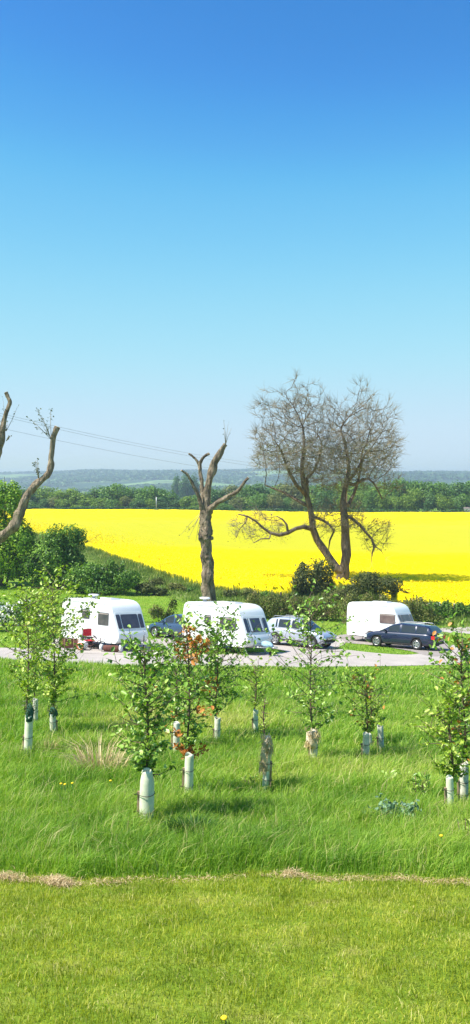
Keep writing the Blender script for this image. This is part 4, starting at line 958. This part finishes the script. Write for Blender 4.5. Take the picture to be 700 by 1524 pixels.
bush('blossom_shrub', 'small white flowering bush at the left end of the right hedge', 'shrub', 641, 905, [(636,890,11,8),(652,888,7,6)], 900, .12, M['bushg'], dd=72, extra=(130, .16))
bush('low_scrub', 'straggly green scrub just left of the middle caravan behind the blue car', 'bush', 238, 925, [(232,905,14,14),(252,910,11,13),(258,893,6,16)], 1600, .12, M['hedge'], dd=61)

# ---- trees along the far side of the field
protos = []
for v in range(6):
    t = bpy.data.objects.new('broadleaf_tree', None); col.objects.link(t)
    w_ = rng.uniform(.85, 1.15); bl = [(0,0,.60,.36*w_,.36*w_,.36),(-.14,.05,.42,.30,.30,.26),(.16,-.04,.45,.28,.28,.28),(.02,0,.30,.34,.3,.24)]
    P, sz, T, ub = foliage(sub_blobs(bl, 8, .42), 3000, .05, .5)
    link('crown', leaves_mesh('crown', P, sz, T, simple=True, aspect=.8, out=ub), M['far'][[0,1,2,0,1,3][v]], t)
    mb = MB(); mb.tube([(0,0,-.02),(.01,0,.2),(0,.01,.5)], [.035,.028,.014], 6)
    for q in range(5): mb.tube([(.005,0,.22+.04*q), (rng.normal(0,.16), rng.normal(0,.16), .5+.04*q)], [.014,.005], 4)
    mb.build('trunk', M['bark'], t); protos.append(t)
used = set()
def far_tree(px, d, top, wpx, v, label, group):
    src = protos[v]; x = gx(px, d); z = gz(x, d); hh = (HY-top)/F*d+EYE-z
    if v in used:
        t = src.copy(); col.objects.link(t)
        for c in src.children: k = c.copy(); col.objects.link(k); k.parent = t
    else: t = src; used.add(v)
    t.location = (x, d, z-.2); ws = wpx/F*d/.78; t.scale = (ws, ws, hh/.99); t.rotation_euler = (0, 0, rng.uniform(0, 6.28))
    tag(t, label, 'tree', group); return t
tops = [(-60,716),(30,724),(60,722),(100,723),(128,729),(165,718),(212,716),(240,722),(256,738),(300,736),(330,722),(350,716),(400,714),(470,713),(560,709),(620,708),(665,711),(700,708),(760,708)]
txs = [a for a, b in tops]; tys = [b for a, b in tops]
GL = 'trees along the far side of the yellow field'
kinds = ['mid green broadleaf tree', 'yellow green broadleaf tree', 'brownish green broadleaf tree', 'mid green broadleaf tree', 'yellow green broadleaf tree', 'dark green broadleaf tree']
k = 0; px = -70
while px < 775:
    tp = float(np.interp(px, txs, tys))+rng.uniform(-4, 3); v = int(rng.integers(0, 6)); wd = rng.uniform(38, 58)
    far_tree(px, rng.uniform(284, 296), tp, wd, v, kinds[v]+' in the treeline at the far edge of the rapeseed', GL); px += wd*.45
px = -66
while px < 775:
    tp = float(np.interp(px, txs, tys))+rng.uniform(13, 24); v = int(rng.integers(0, 6)); wd = rng.uniform(22, 34)
    far_tree(px, rng.uniform(274, 281), tp, wd, v, kinds[v]+' in the treeline at the far edge of the rapeseed', GL); px += wd*.62
for px, tp, wd in ((262,701,20),(276,697,22),(290,700,20),(268,716,24),(288,716,22)):
    far_tree(px, 640+rng.uniform(-20, 20), tp, wd, 5, 'tall blue-hazed tree in the copse beyond the field, left of the pollarded trunk', 'hazy copse in the valley')
for v in range(6):
    if v not in used:
        for c in list(protos[v].children): bpy.data.objects.remove(c)
        bpy.data.objects.remove(protos[v])
# hedge bottom of the far field
n = 16000; x = rng.uniform(-95, 95, n); y = 271+rng.normal(0, .5, n); P = np.stack([x, y, TZ(x, y)+rng.uniform(0, 1, n)**.8*(1.7+.4*wnoise(x, y, 4))], 1)
o = link('field_hedge', leaves_mesh('field_hedge', P, rng.uniform(.3, .6, n), np.clip(rng.normal(.25, .2, n), 0, 1), simple=True, aspect=.8), M['far'][3])
tag(o, 'long dark hedge running along the far edge of the rapeseed field', 'hedge')
# woodland on the far hills
n = 90000; x = rng.uniform(-1000, 1000, n); y = rng.uniform(1500, 3230, n)
f = np.array([noise.noise(Vector((a*.0022+5, b*.0030, 0)))+.5*noise.noise(Vector((a*.007, b*.008, 3))) for a, b in zip(x, y)])
keep = (f > -.06) | (y > 3120); x, y = x[keep], y[keep]; n = len(x)
P = np.stack([x, y, TZ(x, y)+rng.uniform(0, 7, n)], 1)
o = link('far_woodland', leaves_mesh('far_woodland', P, rng.uniform(6, 13, n), np.clip(rng.normal(.35, .25, n), 0, 1), simple=True, aspect=.8), M['far'][3])
tag(o, 'hazy blue green woods on the far hillsides', 'woodland', kind='stuff')
# distant buildings
def farm(px, py, d, wpx, hpx, label, cat='building', rz=.3):
    x = gx(px, d); z = gz(x, d); zb = EYE+(HY-py)/F*d; w_ = wpx/F*d; h_ = hpx/F*d
    t = thing('farmhouse', label, cat, (x, d, min(z, zb)), rz)
    z0 = max(0, zb-z)
    q = MB(); q.box((0, 0, (z0+h_*.6)/2), (w_, w_*.6, z0+h_*.6)); q.build('wall', M['wall'], t)
    q = MB(); zz = z0+h_*.6; a, b = w_*.53, w_*.34
    q.add([(-a,-b,zz),(a,-b,zz),(a,b,zz),(-a,b,zz),(-a*.97,0,zz+h_*.5),(a*.97,0,zz+h_*.5)], [(0,1,5,4),(2,3,4,5),(0,4,3),(1,2,5),(0,3,2,1)]); q.build('roof', M['wall'] if rz > 0 else M['slate'], t)
    return t
farm(172, 717, 2600, 8, 4, 'tiny pale house on the far hillside above the left treeline')
farm(249, 718, 2500, 7, 8, 'tiny white barn on the far hillside left of the hazy copse', rz=.5)
farm(697, 759, 275.5, 13, 4, 'low white barn half hidden at the right end of the far hedge', rz=-.2)

# ---- overhead line
def upole(px, d, top, label):
    x = gx(px, d); z = gz(x, d); h_ = EYE+(HY-top)/F*d-z; t = thing('utility_pole', label, 'utility pole', (x, d, z), R(20))
    q = MB(); q.tube([(0,0,-.3),(0,0,h_*.5),(0,0,h_)], [.17,.14,.11], 10); q.build('pole', M['stake'], t)
    q = MB(); q.box((0,0,h_-.35), (1.7,.10,.12)); q.build('crossarm', M['stake'], t)
    for o_ in (-.75, 0, .75):
        q = MB(); q.tube([(o_,0,h_-.3),(o_,0,h_-.12),(o_,0,h_-.05)], [.04,.06,.03], 8); q.build('insulator', M['galv'], t)
    return Vector((x, d, z+h_))
A_ = upole(-190, 62, 566, 'wooden utility pole carrying the overhead wires, beyond the left edge'); B_ = upole(516, 150, 700, 'wooden utility pole standing in the rapeseed behind the bare tree')
for k_, (dy, ex) in enumerate(((0, 0), (.35, .75), (.98, -.75))):
    a = A_+Vector((ex, 0, -.1-dy)); b = B_+Vector((ex, .3, -.1-dy*1.6)); q = MB()
    q.tube([a.lerp(b, u)-Vector((0,0,1.4*4*u*(1-u))) for u in np.linspace(0, 1, 40)], .011, 5)
    tag(q.build('overhead_wire', M['wire']), ['uppermost of the three overhead wires crossing the sky', 'middle one of the three overhead wires crossing the sky', 'lowest of the three overhead wires crossing the sky'][k_], 'wire', 'overhead wires')
x = gx(234, 272); q = MB(); q.tube([(0,0,-.2),(0,0,2.4),(0,0,4.9)], [.14,.13,.11], 8)
tag(q.build('pale_post', M['galv'], None, (x, 269.5, gz(x, 269.5))), 'pale upright post against the treeline at the far edge of the field', 'post')
# ------------------------------------------------------------------ young trees in guards
def sapling(px, py, top, bot, hw, n, m, label, leaf=.062, lean=0.0, d=None, density=1.0, extra=None, skew=0.0, tb=0.0):
    d = d or hit(px, py); s = F/d; g = Vector((gx(px, d), d, gz(gx(px, d), d))); base_py = HY+(EYE-g.z)*F/d
    Ht = (base_py-top)/s; z0 = (base_py-bot)/s; wr = hw/s
    t = thing('sapling', label, 'young tree', g, group='young trees planted in the long grass')
    def stem(u): return Vector((lean*u*Ht+.025*math.sin(u*7+px), .02*math.sin(u*5+px*2), u*Ht))
    mb = MB(); mb.tube([stem(u) for u in np.linspace(0, 1, 14)], [.020*(1-.82*u)+.003 for u in np.linspace(0, 1, 14)], 7, wob=.2, seed=px)
    P = []; nb = int(20+n/18); n = int(n*1.15)
    for k in range(nb):
        u = (z0+(Ht-z0)*((k+.5)/nb)**1.08)/Ht*.97; f = (u*Ht-z0)/(Ht-z0); a = k*2.4+random.uniform(-.4, .4)
        prof = math.sin(math.pi*min(1, .22+.78*(1-f)**.85*1.0))**.7*(1-.45*f)*1.12 if f > 0 else .6
        ln = wr*prof*random.uniform(.7, 1.4)*1.62; up = random.uniform(.25, .85)*(1+.4*f)
        b0 = stem(u); q = [b0]; dirv = Vector((math.cos(a)+skew, math.sin(a), up*.8))
        for j in range(4):
            dirv = (dirv+Vector(rng.normal(0, .22, 3))+Vector((0,0,.05))).normalized(); q.append(q[-1]+dirv*ln/4)
        mb.tube(q, [.008, .006, .005, .004, .002], 4, cap=False)
        m_ = max(3, int(n/nb*random.uniform(.6, 1.4)))
        for j in range(m_):
            v = random.uniform(.12, 1.05)*4; i = min(3, int(v)); c = q[i].lerp(q[i+1], v-i); off = Vector(rng.normal(0, .028, 3)); P.append((c+off)[:])
        for j in range(2):
            i = random.randint(1, 3); e = q[i]+Vector(rng.normal(0, ln*.22, 3))+Vector((0,0,ln*.12)); mb.tube([q[i], e], [.004,.002], 3, cap=False)
            for _ in range(max(1, m_//5)): P.append((q[i].lerp(e, random.random())+Vector(rng.normal(0, .03, 3)))[:])
    P = np.array(P); mb.build('trunk', M['sapbark'], t)
    T = np.clip(.42+.12*np.sin(P[:, 2]*9+px)+rng.normal(0, .22, len(P))+tb, 0, 1); S = rng.uniform(.6, 1.25, len(P))*leaf*1.22
    if extra is not None:
        mm, test = extra; k = test(P, Ht, z0); link('crown', leaves_mesh('crown', P[~k], S[~k], T[~k], .35), m, t)
        if k.any(): o = link('dry_leaves', leaves_mesh('dry_leaves', P[k], S[k], T[k], .2), mm, t); o['label'] = 'orange brown withered leaves'
    else: link('crown', leaves_mesh('crown', P, S, T, .35), m, t)
    return t, g, base_py, s
def guard(px, py, top, wpx, label, stake=-1, m=None, net=None, wrap=False, d=None, tilt=0.0, neck=False):
    d = d or hit(px, py+4); s = F/d; x = gx(px, d); g = Vector((x, d, gz(x, d))); bp = HY+(EYE-g.z)*F/d; h = (bp-top)/s; r = wpx/s/2
    t = thing('tree_guard', label, 'tree guard', g, group='plastic guards round the young trees'); t.rotation_euler = (R(random.uniform(-3, 3)), tilt or R(random.uniform(-3, 3)), 0)
    q = MB(); N = 14; vs = []; zs = [-.05, .08*h, .3*h, .55*h, .8*h, .9*h, .97*h, h]
    for i, z in enumerate(zs):
        k = 1.0 if not neck else (1, 1, 1, 1, .97, .9, .74, .80)[i]
        for a in range(N):
            an = 2*math.pi*a/N; rr_ = r*k*(1+.09*noise.noise(Vector((math.cos(an)*1.2+px, math.sin(an)*1.2, z*3)))+(.05*math.sin(an*2+px) if i > 4 else 0)); zz = z+(.03*h*math.sin(an*2+px) if i == 7 else 0)
            vs.append((rr_*math.cos(an), rr_*math.sin(an), zz))
    fs = [(i*N+a, i*N+(a+1) % N, (i+1)*N+(a+1) % N, (i+1)*N+a) for i in range(len(zs)-1) for a in range(N)]; k0 = len(vs)
    vs += [(x_*.93, y_*.93, z_) for x_, y_, z_ in vs]; fs += [tuple(k0+i for i in reversed(f)) for f in fs]
    fs += [((len(zs)-1)*N+a, (len(zs)-1)*N+(a+1) % N, k0+(len(zs)-1)*N+(a+1) % N, k0+(len(zs)-1)*N+a) for a in range(N)]
    q.add(vs, fs, True); tb_ = q.build('tube', m or M['guard'], t)
    sx = stake*(r+.016); hh = h*random.uniform(.5, .75); q = MB(); q.box((sx, -.015, hh/2-.1), (.026, .026, hh+.2), Matrix.Rotation(R(random.uniform(-2, 2)), 3, 'Y')); q.build('stake', M['stake'], t)
    for zz in (hh*.45, hh*.93):
        q = MB(); NN = 14; q.tube([((r+.022)*math.cos(2*math.pi*a/NN)*1.0+.5*stake*.02, (r+.014)*math.sin(2*math.pi*a/NN), zz+.006*math.sin(a)) for a in range(NN+1)], .004, 4, cap=False)
        q.tube([(sx, -.03, zz), (sx+stake*.045, -.05, zz+.004)], .005, 4, cap=False); q.build('tie', M['black'], t)
    if net:
        q = MB(); q.tube([(0,0,h*.90),(0,0,h*1.0),(.01,0,h*1.12),(-.01,0,h*1.28)], [r*1.06, r*1.15, r*.95, r*.5], 10, wob=.6, seed=px); o = q.build('netting', M['net'], t)
        P = rng.normal(0, 1, (260, 3)); P = P/np.linalg.norm(P, axis=1)[:, None]*np.array([r*1.5, r*1.5, .2*h])*rng.uniform(.7, 1.2, (260, 1))+np.array([0, 0, h*1.2])
        link('netting_shreds', leaves_mesh('netting_shreds', P, rng.uniform(.02, .05, 260), rng.uniform(0, .4, 260), simple=True), M['bushd'], o)
    if wrap:
        n = 600; a = rng.uniform(0, 2*math.pi, n); z = h*rng.uniform(wrap[0], wrap[1], n); rr_ = r*rng.uniform(1.0, 1.55, n)*(1+.35*np.sin(z/h*9+a))
        P = np.stack([rr_*np.cos(a)-.02, rr_*np.sin(a), z], 1); le = rng.normal(0, .035, (n, 2))
        link('dead_grass_wrap', blades_mesh('dead_grass_wrap', P, rng.uniform(-.14, .10, n), rng.uniform(.008, .02, n), le, rng.uniform(.55, 1, n)), M['straw'], t)
        q = MB(); q.tube([(-.005,0,h*wrap[0]),(-.02,0,h*(wrap[0]*.6+wrap[1]*.4)),(.0,0,h*(wrap[0]*.2+wrap[1]*.8)),(.01,0,h*wrap[1])], [r*1.02, r*1.35, r*1.3, r*.7], 10, wob=.8, seed=px); q.build('torn_sleeve', mat_torn, t)
    return t
mat_torn = mat('torn_sleeve', (.66,.54,.38), .9, .2, c2=(.84,.73,.55), noise_scale=18, bump=.8, bump_scale=30)
S_, Y_, O_ = M['sap'], M['sapy'], M['sapo']
# (nearest pair)
sapling(218, 1226, 962, 1150, 50, 820, S_, 'nearest young tree, green leaves above the widest pale guard', leaf=.066, tb=.05)
guard(218, 1226, 1147, 22, 'widest and nearest pale green tree guard with a dark tie and a short stake', neck=True)
sapling(280, 1188, 930, 1125, 42, 700, S_, 'young tree with a streak of orange withered leaves', leaf=.064, extra=(O_, lambda P, H_, z0: ((np.sin(P[:, 0]*7+P[:, 2]*3.1+.6)+np.sin(P[:, 2]*6.5-P[:, 0]*4) > .35) & (rng.random(len(P)) < .75)) | (P[:, 2] < z0+.15)))
guard(280, 1188, 1123, 13.5, 'smooth pale guard under the tree with orange leaves', tilt=R(2))
sapling(323, 1106, 935, 1062, 52, 1000, S_, 'dense dark green young tree right of the orange leaved one', leaf=.074, tb=-.06)
guard(323, 1106, 1068, 9, 'narrow weathered guard under the dense dark green tree', m=M['guardw'])
sapling(262, 1120, 950, 1080, 36, 420, S_, 'young tree standing behind and between the two nearest ones', leaf=.07)
guard(262, 1120, 1076, 10, 'spotted grey guard half hidden behind the two nearest saplings', m=M['guardw'])
sapling(41, 1128, 884, 1040, 44, 560, Y_, 'tall thin yellow green young tree nearest the left edge', leaf=.07, lean=0)
guard(41, 1128, 1066, 12.5, 'tall pale guard topped with dark netting nearest the left edge', net=True)
sapling(80, 1094, 868, 1045, 54, 1250, Y_, 'bushy yellow green young tree in front of the left caravan', leaf=.078)
guard(80, 1094, 1062, 10, 'short pair-like guard topped with black netting under the bushy yellow green tree', net=True, stake=1, m=M['guardw'])
sapling(53, 1076, 905, 1030, 30, 330, Y_, 'small young tree behind the two leftmost ones', leaf=.08)
guard(53, 1076, 1040, 7.5, 'small distant guard seen between the two leftmost guards', m=M['guardw'])
sapling(380, 1094, 990, 1052, 24, 170, Y_, 'small sparse yellow green sapling in the middle of the grass', leaf=.065)
guard(380, 1094, 1057, 7.5, 'thin pale guard in the middle of the grass, beyond the straw wrapped one')
sapling(467, 1136, 905, 1092, 60, 620, S_, 'open crowned young tree with visible dark branches in front of the silver car', leaf=.072, lean=-.03, tb=.05)
guard(467, 1136, 1090, 12, 'guard with a torn beige sleeve under the open crowned tree', m=M['guardw'], wrap=(.55, 1.08))
sapling(545, 1130, 1005, 1092, 34, 300, Y_, 'low yellow green young tree with a few reddish leaves left of the bare guard', leaf=.066, extra=(O_, lambda P, H_, z0: rng.random(len(P)) < .16))
guard(545, 1130, 1092, 10, 'white mottled guard under the low tree with reddish leaves', m=M['guardw'])
sapling(551, 1114, 1012, 1085, 22, 110, Y_, 'tiny sapling behind the low tree with reddish leaves', leaf=.066)
guard(551, 1114, 1092, 7, 'small guard close behind the white mottled one', m=M['guardw'], stake=1)
guard(568, 1120, 1080, 9, 'empty pale guard without a tree, right of the white mottled pair', m=M['guardw'])
sapling(671, 1210, 1035, 1162, 40, 420, Y_, 'yellow green young tree left of the rightmost one', leaf=.064, skew=-.25)
guard(671, 1210, 1156, 11.5, 'smooth pale guard second from the right edge', tilt=R(-2))
sapling(690, 1194, 950, 1132, 44, 760, S_, 'tall young tree with reddish tips at the right edge', leaf=.066, extra=(O_, lambda P, H_, z0: rng.random(len(P)) < .10))
guard(690, 1194, 1134, 13, 'mottled wide guard at the right edge with a dark stem above', m=M['guardw'])
t, g, bp, s = sapling(395, 1178, 1040, 1112, 10, 14, Y_, 'bare twiggy sapling rising from the straw wrapped guard', leaf=.03)
guard(395, 1178, 1108, 10, 'guard wrapped in torn straw coloured dead grass in the centre', wrap=(.48, 1.16), tilt=R(3), stake=1)

# ---- plants in the grass
def tuft(name, label, cat, px, py, h, spread, n, m, w_=.008, tint=(0,1), lean=.5, d=None):
    d = hit(px, py); x = gx(px, d); g = Vector((x, d, gz(x, d))); a = rng.uniform(0, 2*math.pi, n); r_ = spread*rng.uniform(0, 1, n)**.6
    P = np.stack([r_*np.cos(a), r_*np.sin(a), np.zeros(n)], 1); P[:, 2] = TZ(P[:, 0]+x, P[:, 1]+d)-g.z-.01
    hh = h*rng.uniform(.45, 1.1, n); le = np.stack([np.cos(a), np.sin(a)], 1)*(hh*lean*rng.uniform(.2, 1.4, n))[:, None]
    o = link(name, blades_mesh(name, P, hh, np.full(n, w_), le, rng.uniform(tint[0], tint[1], n)), m, None, g); return tag(o, label, cat)
tuft('dead_grass_tuft', 'straw coloured tuft of dead grass left of the nearest sapling', 'dead grass', 148, 1156, .75, .34, 260, M['straw'], .011, (.3,1), lean=1.0)
tuft('dead_grass_tuft', 'thin dry brown tuft right of the leftmost guard', 'dead grass', 72, 1128, .45, .17, 130, M['straw'], .010, (0,.7))
tuft('dark_grass_clump', 'dark green grass clump between the two left guards', 'grass clump', 60, 1122, .30, .16, 200, M['bushg'], .013, (0,.4))
tuft('dark_grass_clump', 'dark green weed clump coloured as the nearest sapling shadow, right of the nearest guard', 'grass clump', 290, 1248, .27, .26, 900, M['bushg'], .015, (0,.35), lean=.8)  # dark blades stand in for the shadow cast by the nearest sapling
def rosette(name, label, cat, px, py, r, h, n, leafn, size, m):
    d = hit(px, py); x = gx(px, d); g = Vector((x, d, gz(x, d))); t = thing(name, label, cat, g); mb = MB(); P = []
    for k in range(n):
        a = rng.uniform(0, 6.28); e = Vector((math.cos(a)*r*random.random(), math.sin(a)*r*random.random(), h*random.uniform(.5, 1.1))); b = Vector((e.x*.5, e.y*.5, 0)); mb.tube([b, (b+e)/2, e], [.006,.005,.003], 4)
        for j in range(leafn): P.append((b.lerp(e, random.uniform(.2, 1.05))+Vector(rng.normal(0, size*.5, 3)))[:])
    mb.build('stems', M['sapbark'] if m is not M['thistle'] else M['net'], t); P = np.array(P)
    link('leaves', leaves_mesh('leaves', P, rng.uniform(.6, 1.3, len(P))*size, rng.uniform(0, 1, len(P)), .2, aspect=.4), m, t); return t
rosette('thistle', 'blue green spiky thistle plant in the long grass right of centre', 'weed', 582, 1226, .42, .24, 26, 11, .085, M['thistle'])
rosette('dock_plant', 'dark leaved dock standing in the grass left of the right-hand saplings', 'weed', 584, 1172, .18, .22, 5, 8, .12, M['sap'])
rosette('dock_plant', 'low leafy dock just left of the second guard from the right edge', 'weed', 620, 1192, .2, .40, 8, 12, .08, M['sap'])
rosette('nettle_clump', 'small green nettle clump left of the straw wrapped guard', 'weed', 374, 1176, .12, .25, 8, 8, .06, M['sap'])
rosette('yellow_weed', 'yellowing weed with long pale stems at the right edge below the guards', 'weed', 694, 1262, .14, .34, 9, 8, .075, M['sapy'])
for px, py, lb in ((91,1166,'left dandelion of the trio in the grass below the left guards'), (97,1167,'middle dandelion of the trio in the grass below the left guards'), (108,1165,'right dandelion of the trio in the grass below the left guards'), (165,1161,'lone dandelion beside the straw coloured tuft'), (334,1523,'lone dandelion in the mown lawn at the bottom edge'), (657,1253,'lone dandelion near the yellowing weed at the right')):
    d = hit(px, py+(26 if py < 1400 else 6)); x = gx(px, d); h_ = .24 if py < 1400 else .05; t = thing('dandelion', lb, 'dandelion', (x, d, gz(x, d)), group='dandelions in the grass')
    q = MB(); q.tube([(0,0,0),(.01,0,h_*.6),(0,0,h_)], .003, 5); q.build('stem', M['net'], t)
    q = MB(); q.tube([(0,0,h_-.004),(0,0,h_+.006),(0,0,h_+.014)], [.010,.022,.012], 10); q.build('flower_head', M['dandelion'], t)
